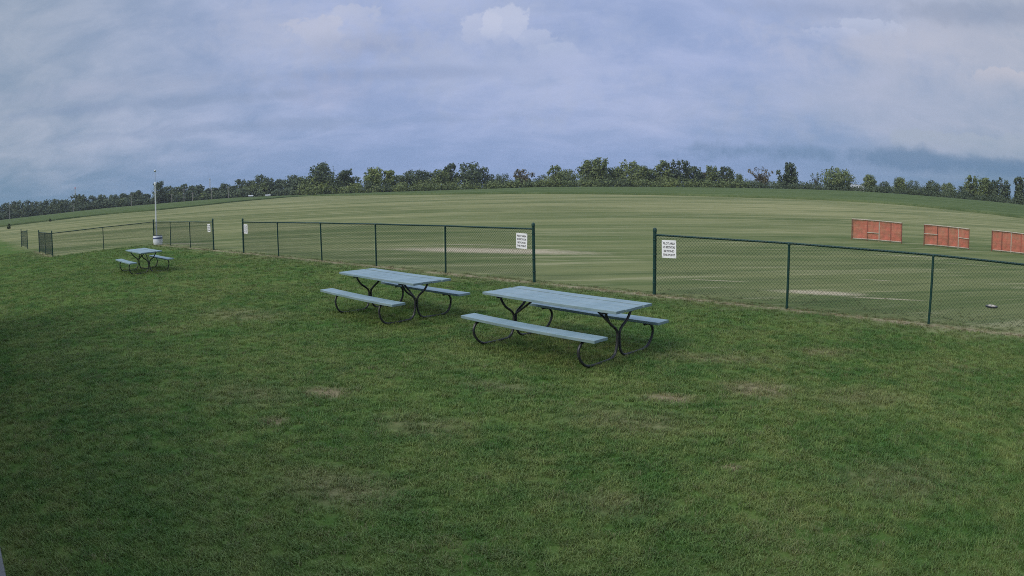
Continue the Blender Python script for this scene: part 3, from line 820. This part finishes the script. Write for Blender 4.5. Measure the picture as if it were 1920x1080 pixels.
def barrier(a, b, label, fr, pale, cross, seed):
    d = b-a; L = d.length; ang = math.atan2(d.y, d.x)
    e = empty('net_barrier', a, ang); tag(e, label, 'barrier', 'orange net barriers on the flying field')
    H = 1.02
    bow = lambda u: .10*math.sin(math.pi*u)
    def rail(z, rad, name, mat, u0=0.0, u1=1.0):
        pts = [(L*u, bow(u)-.03, z+(-.03*u*u if z > .5 else 0)) for u in np.linspace(u0, u1, 9)]
        link(name, MB().tube(pts, rad, 8).mesh(name, True, mat=M[mat]), None, e)
    rail(H, .024, 'top_rail', 'lath'); rail(.07, .021, 'bottom_rail', 'lath', .03, 1.0)
    for i, u in enumerate(fr):
        link('post', MB().box(L*u-.024, L*u+.024, bow(u)-.018, bow(u)+.018, -.2, H-.012).mesh('post', bevel=.004, mat=M['lath' if i in pale else 'lath_red']), None, e)
    for i in range(len(fr)-1):
        ua, ub = fr[i], fr[i+1]
        n = link('net', net_mesh(L*(ub-ua), H-.12, seed+i), None, e, (L*ua, (bow(ua)+bow(ub))/2+.024, .09)); n['kind'] = 'stuff'
        if i in cross: rail(cross[i], .02, 'cross_rail', 'lath', ua, ub)
b1, b1e = Vector((16.21, 28.81, 0))*SCALE, Vector((18.16, 26.91, 0))*SCALE
b2, b2e = Vector((19.04, 26.03, 0))*SCALE, Vector((20.78, 24.39, 0))*SCALE
b3 = gp(1859, 471); b3e = b3+DIR*2.75
b1, b1e, b2, b2e = gp(1597, 449), gp(1690, 456.5), gp(1732, 460.5), gp(1816, 468.5)
barrier(b1, b1e, 'orange net barrier with a short low cross rail beside its pale middle stake', (0, .30, .54, .78, 1), (2,), {1: .40}, 1)
barrier(b2, b2e, 'orange net barrier with pale cross rails in both end bays, middle of the row', (0, .29, .53, .76, 1), (3,), {0: .58, 3: .55}, 11)
barrier(b3, b3e, 'orange net barrier with plain bays and no cross rail', (0, .22, .43, .66, 1), (2,), {}, 21)

# ---------------------------------------------------------------- tall white pole and barrel
p = gp(294.5, 457.6)
H = height_to(294, 319, p)
e = empty('tall_pole', p); tag(e, 'tall white pole with a round ball on top behind the fence corner', 'pole')
link('shaft', MB().tube([(0, 0, -.3), (0, 0, H*.40), (0, 0, H*.82)], [.044, .040, .034], 12).mesh('shaft', True, mat=M['white_metal']), None, e)
link('thin_mast', MB().tube([(0, 0, H*.80), (0, 0, H-.08)], .014, 8).mesh('thin_mast', True, mat=M['grey_metal']), None, e)
link('ball', MB().lathe([(.01, H-.11)]+[(.075*math.sin(a), H-.03-.075*math.cos(a)) for a in np.linspace(.3, 3.0, 8)]+[(.004, H+.05)], 12).mesh('ball', True, mat=M['grey_metal']), None, e)
link('collar', MB().lathe([(.055, H*.80), (.055, H*.83), (.02, H*.84)], 12).mesh('collar', True, mat=M['white_metal']), None, e)
p = gp(296.5, 458.9)
e = empty('barrel', p); tag(e, 'small white plastic barrel with a dark blue band at the foot of the pole', 'barrel')
link('body', MB().lathe([(.24, 0), (.265, .03), (.285, .18), (.292, .34), (.285, .46), (.275, .50), (.255, .51), (.25, .46), (.245, .44)], 20).mesh('body', True, mat=M['barrel']), None, e)
link('rim', MB().lathe([(.276, .497), (.284, .50), (.284, .518), (.265, .522), (.262, .50)], 20).mesh('rim', True, mat=M['dark']), None, e)
link('band', MB().lathe([(.293, .33), (.2965, .34), (.2955, .40), (.29, .415)], 20).mesh('band', True, mat=M['barrel_band']), None, e)
# round lid lying in the field grass behind the right-hand fence
p = gp(1859, 576)
e = empty('valve_lid', p); tag(e, 'small pale round lid set in the grass behind the fence', 'lid')
link('lid', MB().lathe([(.12, 0), (.12, .03), (.10, .045), (.05, .05), (.01, .052)], 18).mesh('lid', True, mat=M['lath']), None, e)
link('ring', MB().lathe([(.165, -.02), (.17, .03), (.125, .034)], 18).mesh('ring', True, mat=M['dark']), None, e)

# ---------------------------------------------------------------- trees
def leaf_cloud(rng, centers, radii_, n, size, flat=.8):
    """n bent leaf-clump faces spread over and inside a set of lobes"""
    w = (radii_**2); idx = rng.choice(len(centers), n, p=w/w.sum())
    d = rng.normal(size=(n, 3)); d /= np.linalg.norm(d, axis=1)[:, None]
    rr = radii_[idx]*np.clip(rng.normal(.86, .22, n), .3, 1.35)
    fz = np.full(n, flat) if np.ndim(flat) == 0 else np.asarray(flat)[idx]
    p = centers[idx]+d*rr[:, None]*np.stack([np.ones(n), np.ones(n), fz], 1)
    nrm = d*1.3+np.array([0, 0, .35])+rng.normal(size=(n, 3))*.55; nrm /= np.linalg.norm(nrm, axis=1)[:, None]
    ref = rng.normal(size=(n, 3)); a = np.cross(nrm, ref); a /= np.linalg.norm(a, axis=1)[:, None]; b = np.cross(nrm, a)
    s = (size*(.55+.9*rng.random(n)))[:, None]; s2 = s*(.5+.5*rng.random(n))[:, None]
    c0 = p-a*s*.5-b*s2*.3; c1_ = p+b*s2*-.55+nrm*s*.12; c2_ = p+a*s*.5-b*s2*.1; c3 = p+b*s2*.6+nrm*s*.05
    V = np.stack([c0, c1_, c2_, c3], 1).reshape(-1, 3); Fc = np.arange(n*4).reshape(n, 4)
    lobe_t = rng.random(len(centers)); tint = np.clip(.15+.5*lobe_t[idx]+.35*rng.random(n), 0, 1)
    return V, Fc, tint
def leaf_mesh(name, V, Fc, tint, mat):
    me = np_mesh(name, V, Fc, mat)
    at = me.attributes.new('tint', 'FLOAT', 'FACE'); at.data.foreach_set('value', tint.astype(np.float32)); return me
def tree(base, H, W, style, label, group, mat='leaf_mid', seed=0, name='tree', leaf=None, dens=1.0):
    rng = np.random.default_rng(seed+1000); rg = random.Random(seed)
    e = empty(name, base); tag(e, label, 'tree', group)
    cents = []; rads = []
    lo = {'round': .10, 'tall': .10, 'spiky': .14, 'sparse': .20, 'bush': .02, 'dead': .30}[style]
    nl = {'round': 30, 'tall': 28, 'spiky': 32, 'sparse': 22, 'bush': 28, 'dead': 10}[style]
    tips = []
    for i in range(nl):
        v = (i+.5)/nl; a = rg.uniform(0, 6.283)
        if style == 'bush': prof = math.sqrt(max(0, 1-(v*.93)**2)); rb = .25
        elif style == 'round': prof = math.sin(math.pi*(.22+.68*v))**.7; rb = .23
        elif style == 'tall': prof = math.sin(math.pi*(.2+.72*v))**.8; rb = .24
        elif style == 'spiky': prof = .75+.25*v if v < .6 else 1.0-.5*(v-.6)/.4; rb = .17
        else: prof = .35+.6*v; rb = .12
        r = prof*W/2*rg.uniform(.35, .95)*(1-rb*.6)
        z = H*(lo+(1-lo)*v)
        rad = min(W, H*.8)*rb*rg.uniform(.7, 1.25)*(1.1-.35*v)
        z = min(z, H-rad*.75)
        if style in ('spiky', 'sparse', 'dead') and v > .55: rad *= .75
        cents.append((r*math.cos(a), r*math.sin(a), max(z, rad*.7))); rads.append(rad); tips.append((r*math.cos(a), r*math.sin(a), z))
    stretch = [.85 if style in ('round', 'bush', 'tall') else 1.35]*len(cents)
    if style in ('round', 'bush', 'tall'):          # the body of the crown that the outer lobes sit on
        zr = (H*(1-lo))*.5
        for _k in range(3):
            wr = W*.36*rg.uniform(.8, 1.05)
            cents.append((rg.uniform(-.1, .1)*W, rg.uniform(-.1, .1)*W, lo*H+zr*(.62 if style == 'bush' else .90)*rg.uniform(.85, 1.1))); rads.append(wr); stretch.append(min(2.2, zr*.80/wr))
    # trunk and limbs
    lean = (rg.uniform(-.04, .04)*H, rg.uniform(-.04, .04)*H)
    tr = max(.12, H*.018)
    tb = MB(); top = H*(.62 if style in ('round', 'bush') else .72)
    tb.tube([(0, 0, -.4), (lean[0]*.2, lean[1]*.2, top*.3), (lean[0]*.6, lean[1]*.6, top*.65), (lean[0], lean[1], top)], [tr*1.25, tr, tr*.7, tr*.3], 7)
    link('trunk', tb.mesh('trunk', True, mat=M['bark']), None, e)
    lb = MB(); lk = .9 if style in ('sparse', 'dead') else .5
    for i, tp in enumerate(tips):
        if i % (2 if style in ('round', 'bush', 'tall') else 1): continue
        z0 = min(top*.95, max(.12*H, tp[2]*.55)); f = z0/top
        s = Vector((lean[0]*f, lean[1]*f, z0)); t_ = Vector(tp)
        if style in ('spiky', 'dead', 'sparse'): t_ = t_+Vector((0, 0, .03*H))
        mid = s.lerp(t_, .55)+Vector((0, 0, -.03*H))
        lb.tube([s, mid, t_], [tr*lk, tr*lk*.66, tr*lk*.25], 5, False)
    link('limbs', lb.mesh('limbs', True, mat=M['bark']), None, e)
    size = leaf or max(.35, min(1.0, H*.075))
    n = int({'round': 2000, 'tall': 1900, 'spiky': 1500, 'sparse': 600, 'bush': 1700, 'dead': 150}[style]*dens)
    if style in ('sparse', 'dead'): rads = [q*1.35 for q in rads]
    V, Fc, tint = leaf_cloud(rng, np.array(cents), np.array(rads), n, size, stretch)
    V[:, 2] = np.maximum(V[:, 2], .05)
    link('crown', leaf_mesh('crown', V, Fc, tint, M[mat]), None, e)
    return e
seed = 100
def put_tree(px, py, wpx, dist, style, label, group, mat, dens=1.0, name='tree', leaf=None):
    global seed
    seed += 1
    b = far_at(px, dist); H = height_to(px, py, b)
    W = wpx/1180*dist
    tree(b, max(H, 1.5), W, style, label, group, mat, seed, name, leaf, dens)
# far wood to the left
G_L = 'trees of the far wood behind the utility poles'
def where_l(x):
    for x1, t in ((60, 'out past the corner fence'), (126, 'just short of the red-headed mast'), (158, 'below the red-headed mast'), (225, 'just after the red-headed mast'),
                  (290, 'right before the white pole'), (345, 'right after the white pole'), (388, 'just before the grey lattice mast'), (415, 'below the grey lattice mast'), (460, 'just after the grey lattice mast'), (515, 'behind the tiny pale sheds')):
        if x < x1: return t
    return 'next to the belt of trees'
WORD = {'round': 'round-headed', 'tall': 'upright', 'bush': 'spreading', 'spiky': 'ragged', 'sparse': 'thin', 'dead': 'bare'}
TONE = {'leaf_dark': 'dark', 'leaf_mid': 'green', 'leaf_light': 'yellow-green', 'leaf_brown': 'brownish'}
left = [(-28, 386, 34), (-6, 384, 30), (14, 380, 30), (30, 377, 28), (48, 375, 30), (66, 377, 26), (84, 376, 28), (102, 373, 30), (121, 374, 26), (139, 365, 26), (153, 365, 26), (172, 367, 30), (191, 365, 28), (212, 365, 30), (232, 363, 28),
        (250, 360, 26), (262, 357, 14), (273, 364, 22), (313, 349, 24), (330, 350, 28), (346, 345, 28), (361, 348, 22), (374, 347, 22), (388, 354, 22), (402, 352, 22), (421, 344, 24), (436, 349, 20), (452, 336, 28), (469, 338, 26), (487, 328, 24), (503, 333, 26), (522, 336, 28), (546, 328, 30), (562, 332, 24)]
rgl = random.Random(5)
for i, (x, y, w) in enumerate(left):
    d = wood_r(math.atan2(*pix(x, 365)[:2]))+rgl.uniform(4, 30)
    st = rgl.choice(['round', 'round', 'tall', 'bush'])
    put_tree(x, y, w*1.25, d, st, '%s dark tree of the far wood %s' % (WORD[st], where_l(x)), G_L, 'leaf_dark', .62, leaf=1.15)
put_tree(300, 340, 30, 455, 'tall', 'tallest dark tree of the far wood, rising behind the white pole', G_L, 'leaf_dark', .8, leaf=1.0)
# second, deeper row that closes the wood
for i in range(40):
    x = -30+i*15.3+rgl.uniform(-4, 4); yb = np.interp(x, [q[0] for q in left], [q[1] for q in left])
    d = wood_r(math.atan2(*pix(x, 365)[:2]))+rgl.uniform(-6, 8)
    mt = rgl.choice(['leaf_dark', 'leaf_dark', 'leaf_mid'])
    put_tree(x, yb+rgl.uniform(7, 14), 26, d, 'bush', 'low %s tree fronting the far wood %s' % (TONE[mt], where_l(x)), G_L, mt, .6, leaf=1.0)
# tree belt in the middle
G_M = 'trees of the belt behind the crop field'
NEAR = ((604, 'the high dark domed tree'), (700, 'the rounded yellow-green tree'), (729, 'the slim yellow-green tree'), (846, 'the twiggy-topped tree'), (882, 'the big dark round tree'), (980, 'the brownish thin-topped tree'), (1108, 'the tall broad tree'),
        (1128, 'the fork-topped tree'), (1181, 'the tall flat-topped tree'), (1244, 'the tree with a dead spike'), (1277, 'the dark ragged tree'), (1364, 'the dark loose-crowned tree'))
def near_m(x): return min(NEAR, key=lambda q: abs(q[0]-x))[1]
mid = [  # x, top y, width, style, material
    (575, 331, 30, 'bush', 'leaf_mid'), (648, 319, 22, 'round', 'leaf_dark'), (664, 331, 22, 'bush', 'leaf_mid'), (745, 328, 22, 'bush', 'leaf_mid'),
    (776, 318, 42, 'round', 'leaf_dark'), (805, 323, 30, 'round', 'leaf_dark'), (826, 318, 28, 'bush', 'leaf_mid'), (921, 326, 28, 'bush', 'leaf_dark'), (942, 326, 30, 'bush', 'leaf_dark'),
    (1015, 328, 28, 'bush', 'leaf_dark'), (1042, 311, 24, 'spiky', 'leaf_mid'), (1065, 318, 28, 'round', 'leaf_mid'), (1152, 314, 26, 'round', 'leaf_mid'), (1205, 311, 26, 'round', 'leaf_mid'), (1221, 317, 22, 'bush', 'leaf_dark'),
    (1302, 312, 22, 'spiky', 'leaf_dark'), (1318, 323, 20, 'bush', 'leaf_brown'), (1336, 311, 20, 'spiky', 'leaf_mid'), (1386, 326, 16, 'bush', 'leaf_mid')]
for x, y, w, st, mt in mid:
    d = wood_r(math.atan2(*pix(x, 355)[:2]))+rgl.uniform(2, 22)
    put_tree(x, y, w*(1.9 if st == 'spiky' else 1.5), d, st, '%s %s tree beside %s of the belt' % (WORD[st], TONE[mt], near_m(x)), G_M, mt, 1.15)
front = [(590, 333, 34), (628, 334, 34), (660, 339, 30), (690, 338, 30), (722, 337, 32), (752, 338, 30), (790, 337, 32), (818, 335, 30), (850, 335, 32), (888, 336, 34), (925, 336, 32), (960, 334, 32), (1000, 335, 30), (1030, 331, 30), (1062, 330, 30), (1098, 328, 32), (1135, 329, 32), (1168, 329, 32), (1200, 331, 30), (1232, 331, 32), (1264, 331, 30), (1295, 332, 30), (1325, 334, 28), (1352, 334, 26), (1380, 336, 26)]
for x, y, w in front:
    d = wood_r(math.atan2(*pix(x, 355)[:2]))+rgl.uniform(-4, 3)
    mt = rgl.choice(['leaf_mid', 'leaf_mid', 'leaf_dark', 'leaf_light'])
    put_tree(x+rgl.uniform(-4, 4), y+rgl.uniform(-2, 3), w*1.4, d, 'bush', 'low %s bushy tree in front of %s of the belt' % (TONE[mt], near_m(x)), G_M, mt, .95)
special = [
    (604, 305, 44, 'round', 'leaf_dark', 'high dark domed tree at the near end of the belt beside the far wood'),
    (607, 322, 62, 'bush', 'leaf_light', 'broad yellow-green bushy tree in front of the high dark domed tree'),
    (700, 314, 30, 'round', 'leaf_light', 'rounded yellow-green tree standing out of the belt'),
    (729, 319, 18, 'round', 'leaf_light', 'slim yellow-green tree beside the rounded yellow-green tree'),
    (846, 307, 24, 'spiky', 'leaf_dark', 'twiggy-topped tree with bare twigs sticking out beside the big dark round tree'),
    (882, 305, 50, 'round', 'leaf_dark', 'big dark round tree in the belt behind the crop field'),
    (980, 318, 34, 'spiky', 'leaf_brown', 'brownish thin-topped tree in the belt behind the crop field'),
    (1108, 300, 36, 'round', 'leaf_mid', 'tall broad tree of the belt with a rounded top'),
    (1128, 297, 26, 'spiky', 'leaf_mid', 'tallest fork-topped tree of the belt behind the crop field'),
    (1181, 303, 40, 'round', 'leaf_mid', 'tall flat-topped tree of the belt behind the crop field'),
    (1244, 302, 32, 'spiky', 'leaf_mid', 'pale tree with a dead spike at its top'),
    (1277, 300, 38, 'spiky', 'leaf_dark', 'dark ragged tree with upright pointed branches'),
    (1364, 313, 34, 'spiky', 'leaf_dark', 'dark loose-crowned tree at the thinning end of the belt'),
    (1427, 315, 38, 'sparse', 'leaf_brown', 'half-dead tree with forked bare branches above the low hedge'),
    (1478, 306, 26, 'spiky', 'leaf_dark', 'tall narrow ragged dark tree standing alone above the low hedge'),
    (1530, 325, 17, 'dead', 'leaf_dark', 'small bare dark tree beside the lone round-crowned tree'),
    (1568, 314, 52, 'round', 'leaf_mid', 'lone round-crowned tree above the low hedge'),
    (1631, 328, 20, 'round', 'leaf_mid', 'small round tree beside the pale shed roof'),
    (1658, 340, 22, 'bush', 'leaf_dark', 'low dark bush-like tree past the pale shed roof'),
    (1688, 333, 20, 'tall', 'leaf_mid', 'small upright tree with a round head in the low hedge'),
    (1713, 338, 34, 'bush', 'leaf_dark', 'wide low dark tree next to the small upright tree'),
    (1748, 339, 28, 'round', 'leaf_dark', 'dark twin-headed tree in the falling part of the hedge'),
    (1778, 343, 22, 'round', 'leaf_mid', 'small grey-green tree behind the dark twin-headed one'),
    (1804, 349, 20, 'bush', 'leaf_dark', 'lowest tree of the hedge before the tall clump'),
    (1822, 330, 24, 'spiky', 'leaf_mid', 'tall thin-topped tree that starts the end clump of the hedge'),
    (1846, 333, 30, 'round', 'leaf_mid', 'full green tree in the middle of the end clump of the hedge'),
    (1866, 338, 26, 'bush', 'leaf_dark', 'shorter tree inside the end clump of the hedge'),
    (1884, 335, 22, 'sparse', 'leaf_dark', 'leaning thin tree with sky showing through its crown'),
    (1912, 332, 20, 'spiky', 'leaf_dark', 'dark narrow tree past the gap after the end clump'),
    (1945, 340, 34, 'round', 'leaf_dark', 'tree of the hedge line past the dark narrow tree')]
for x, y, w, st, mt, lab in special:
    d = wood_r(math.atan2(*pix(x, 355)[:2]))+rgl.uniform(4, 12)
    put_tree(x, y, w*(1.6 if x > 1300 else 1.42), d, st, lab, G_M if x < 1400 else 'trees along the low hedge', mt, 1.15)
# undergrowth along the wood and hedge
def undergrowth(name, label, xs, h, mat, off, n, size, sd):
    rng = np.random.default_rng(sd); cents = []; rads = []
    for x in xs:
        a = math.atan2(*pix(x, 360)[:2])
        d = wood_r(a)+off+rng.uniform(-3, 3); p = far_at(x, d)
        hh = h*rng.uniform(.35, 1.5)
        cents.append((p.x, p.y, p.z+hh*.45)); rads.append(hh*.62)
    V, Fc, t = leaf_cloud(rng, np.array(cents), np.array(rads), n, size, .9)
    V[:, 2] = np.maximum(V[:, 2], terrain(V[:, 0], V[:, 1])+.05)
    tag(link(name, leaf_mesh(name, V, Fc, t, M[mat]), None), label, kind='stuff')
undergrowth('wood_undergrowth', 'dark undergrowth along the foot of the far wood', np.arange(-40, 560, 2.6), 4.2, 'leaf_dark', -4, 9000, 1.1, 1)
undergrowth('belt_undergrowth', 'green undergrowth along the foot of the tree belt', np.arange(562, 1400, 2.6), 3.4, 'leaf_mid', -5, 13000, .75, 2)
undergrowth('hedge_undergrowth', 'low green hedge growth along the crop field', np.arange(1385, 1960, 2.2), 3.0, 'leaf_dark', -2, 11000, .6, 3)
def far_woods():
    rng = np.random.default_rng(9); cents = []; rads = []
    for x in np.arange(1380, 1960, 2.0):
        d = 900+rng.uniform(-40, 40); p = far_at(x, d)
        top = height_to(x, np.interp(x, [1380, 1420, 1500, 1600, 1700, 1800, 1960], [337, 337, 340, 344, 350, 358, 378])+rng.uniform(-1, 1.5), p)
        r = 7.0; z = p.z+max(2, top-r)
        while z > p.z: cents.append((p.x+rng.uniform(-3, 3), p.y, z)); rads.append(r); z -= 8
    V, Fc, t = leaf_cloud(rng, np.array(cents), np.array(rads), 9000, 2.6, .9)
    V[:, 2] = np.maximum(V[:, 2], 0)
    tag(link('distant_woods', leaf_mesh('distant_woods', V, Fc, t, M['leaf_dark']), None), 'low blue-dark line of distant woods beyond the hedge', kind='stuff')
far_woods()

# ---------------------------------------------------------------- far utility poles, masts, shed
def utility_pole(px, yt, dist, label, arm=True):
    b = far_at(px, dist); H = max(5.5, height_to(px, yt, b)); e = empty('utility_pole', b, math.atan2(b.y, b.x)+math.pi/2)
    tag(e, label, 'utility pole', 'utility poles in front of the far wood')
    link('shaft', MB().tube([(0, 0, -.5), (0, 0, H)], [.19, .13], 8).mesh('shaft', True, mat=M['pole_wood']), None, e)
    if arm:
        link('crossarm', MB().box(-1.1, 1.1, -.30, -.17, H-.75, H-.55).mesh('crossarm', mat=M['pole_wood']), None, e)
        for x in (-.95, -.35, .35, .95): link('insulator', MB().lathe([(.05, H-.55), (.07, H-.48), (.04, H-.38)], 8, x, -.235).mesh('insulator', mat=M['grey_metal']), None, e)
for px, yt, d, lab in ((17, 384, 400, 'grey utility pole at the far end of the wood, by the dark bush'), (137, 384, 400, 'grey utility pole just below the red-headed mast'), (246, 364, 390, 'grey utility pole between the red-headed mast and the white pole'),
                       (322, 363, 400, 'shorter grey utility pole just past the tall white pole'), (345, 354, 390, 'tall grey utility pole past the white pole, a shorter one each side'), (361, 361, 400, 'shorter grey utility pole halfway from the white pole to the lattice mast'),
                       (397, 354, 400, 'grey utility pole just below the grey lattice mast'), (428, 350, 385, 'grey utility pole nearest the tiny pale sheds')):
    utility_pole(px, yt, d, lab)
def mast(px, yt, dist, label, red):
    b = far_at(px, dist); H = height_to(px, yt, b); e = empty('radio_mast', b); tag(e, label, 'mast', 'radio masts beyond the far wood')
    m = MB(); w = .8
    for k in range(3): a = 2.094*k; m.tube([(w*math.cos(a), w*math.sin(a), 0), (w*.5*math.cos(a), w*.5*math.sin(a), H)], .11, 5)
    n = 14
    for i in range(n):
        z0, z1 = H*i/n, H*(i+1)/n; w0, w1 = w*(1-.5*i/n), w*(1-.5*(i+1)/n)
        for k in range(3):
            a, b_ = 2.094*k, 2.094*(k+1); m.tube([(w0*math.cos(a), w0*math.sin(a), z0), (w1*math.cos(b_), w1*math.sin(b_), z1)], .06, 4, False)
    link('lattice', m.mesh('lattice', mat=M['grey_metal']), None, e)
    link('lamp' if red else 'antenna', MB().lathe([(.2, H), (.55, H+.3), (.55, H+1.1), (.2, H+1.4)], 8).mesh('lamp', True, mat=M['red_lamp' if red else 'grey_metal']), None, e)
mast(394, 337, 620, 'slender grey lattice mast above the far wood', False)
mast(141, 354, 620, 'thin lattice mast with a red head above the far wood', True)
def shed(px, dist, L, D, H, label, name='farm_shed'):
    b = far_at(px, dist); e = empty(name, b, math.atan2(b.y, b.x)-math.pi/2); tag(e, label, 'shed', 'pale sheds by the trees')
    w = MB(); w.box(-L/2, L/2, -D/2, D/2, -.3, H); link('wall', w.mesh('wall', mat=M['white_siding']), None, e)
    r = MB(); rz = H+D*.28
    r.v = [(-L/2-.3, -D/2-.3, H-.05), (L/2+.3, -D/2-.3, H-.05), (L/2+.3, D/2+.3, H-.05), (-L/2-.3, D/2+.3, H-.05), (-L/2-.3, 0, rz), (L/2+.3, 0, rz)]
    r.f = [(0, 1, 5, 4), (2, 3, 4, 5), (1, 2, 5), (3, 0, 4), (3, 2, 1, 0)]
    link('roof', r.mesh('roof', mat=M['white_siding']), None, e)
    link('door', MB().box(-L*.15, L*.15, -D/2-.05, -D/2-.003, -.2, H*.85).mesh('door', mat=M['grey_metal']), None, e)
shed(1609, 345, 9, 6, 2.2, 'pale low shed half hidden by the hedge beside the small round tree')
shed(470, 412, 2.6, 2.0, 1.1, 'tiny pale shed at the foot of the far wood past the last utility pole')
shed(502, 402, 2.6, 2.0, 1.0, 'tiny pale shed at the foot of the far wood next to the belt of trees')
# two dark bushes at the crop edge
for px, dist, w in ((15, 150, 1.0), (93, 185, .8)):
    seed += 1
    e = tree(far_at(px, dist), 1.15 if px < 50 else .8, w, 'bush', 'small dark bush at the crop edge below the %s' % ('end of the far wood' if px < 50 else 'red-headed mast'), 'small bushes at the crop edge', 'leaf_dark', seed, 'bush', .22, .25); e['category'] = 'bush'

# ---------------------------------------------------------------- summer haze over the fields
hz = MB().box(-1650, 1650, -1650, 1650, -1.5, 36).mesh('haze')
hm = bpy.data.materials.new('haze_air'); hm.use_nodes = True; ht = hm.node_tree; ht.nodes.clear()
ho = ht.nodes.new('ShaderNodeOutputMaterial'); hv = ht.nodes.new('ShaderNodeVolumePrincipled')
hv.inputs['Color'].default_value = (.80, .86, .95, 1); hv.inputs['Density'].default_value = .00014; hv.inputs['Anisotropy'].default_value = .1
ht.links.new(hv.outputs[0], ho.inputs['Volume'])
tag(link('haze', hz, hm), 'thin summer haze over the fields', kind='stuff')

# trees whose labels still coincide are told apart by their height
_same = {}
for o in list(COL.objects):
    if o.parent is None and o.get('category') == 'tree': _same.setdefault(o['label'], []).append(o)
def _top(o):
    cr = [c for c in o.children if c.name.startswith('crown')][0].data
    co = np.empty(len(cr.vertices)*3, np.float32); cr.vertices.foreach_get('co', co); return o.location.z+co[2::3].max()
for lab, obs in _same.items():
    if len(obs) < 2: continue
    obs.sort(key=_top)
    obs[0]['label'] = ('shorter ' if len(obs) == 2 else 'shortest ')+lab; obs[-1]['label'] = ('taller ' if len(obs) == 2 else 'tallest ')+lab
    if len(obs) == 3: obs[1]['label'] = 'mid-sized '+lab
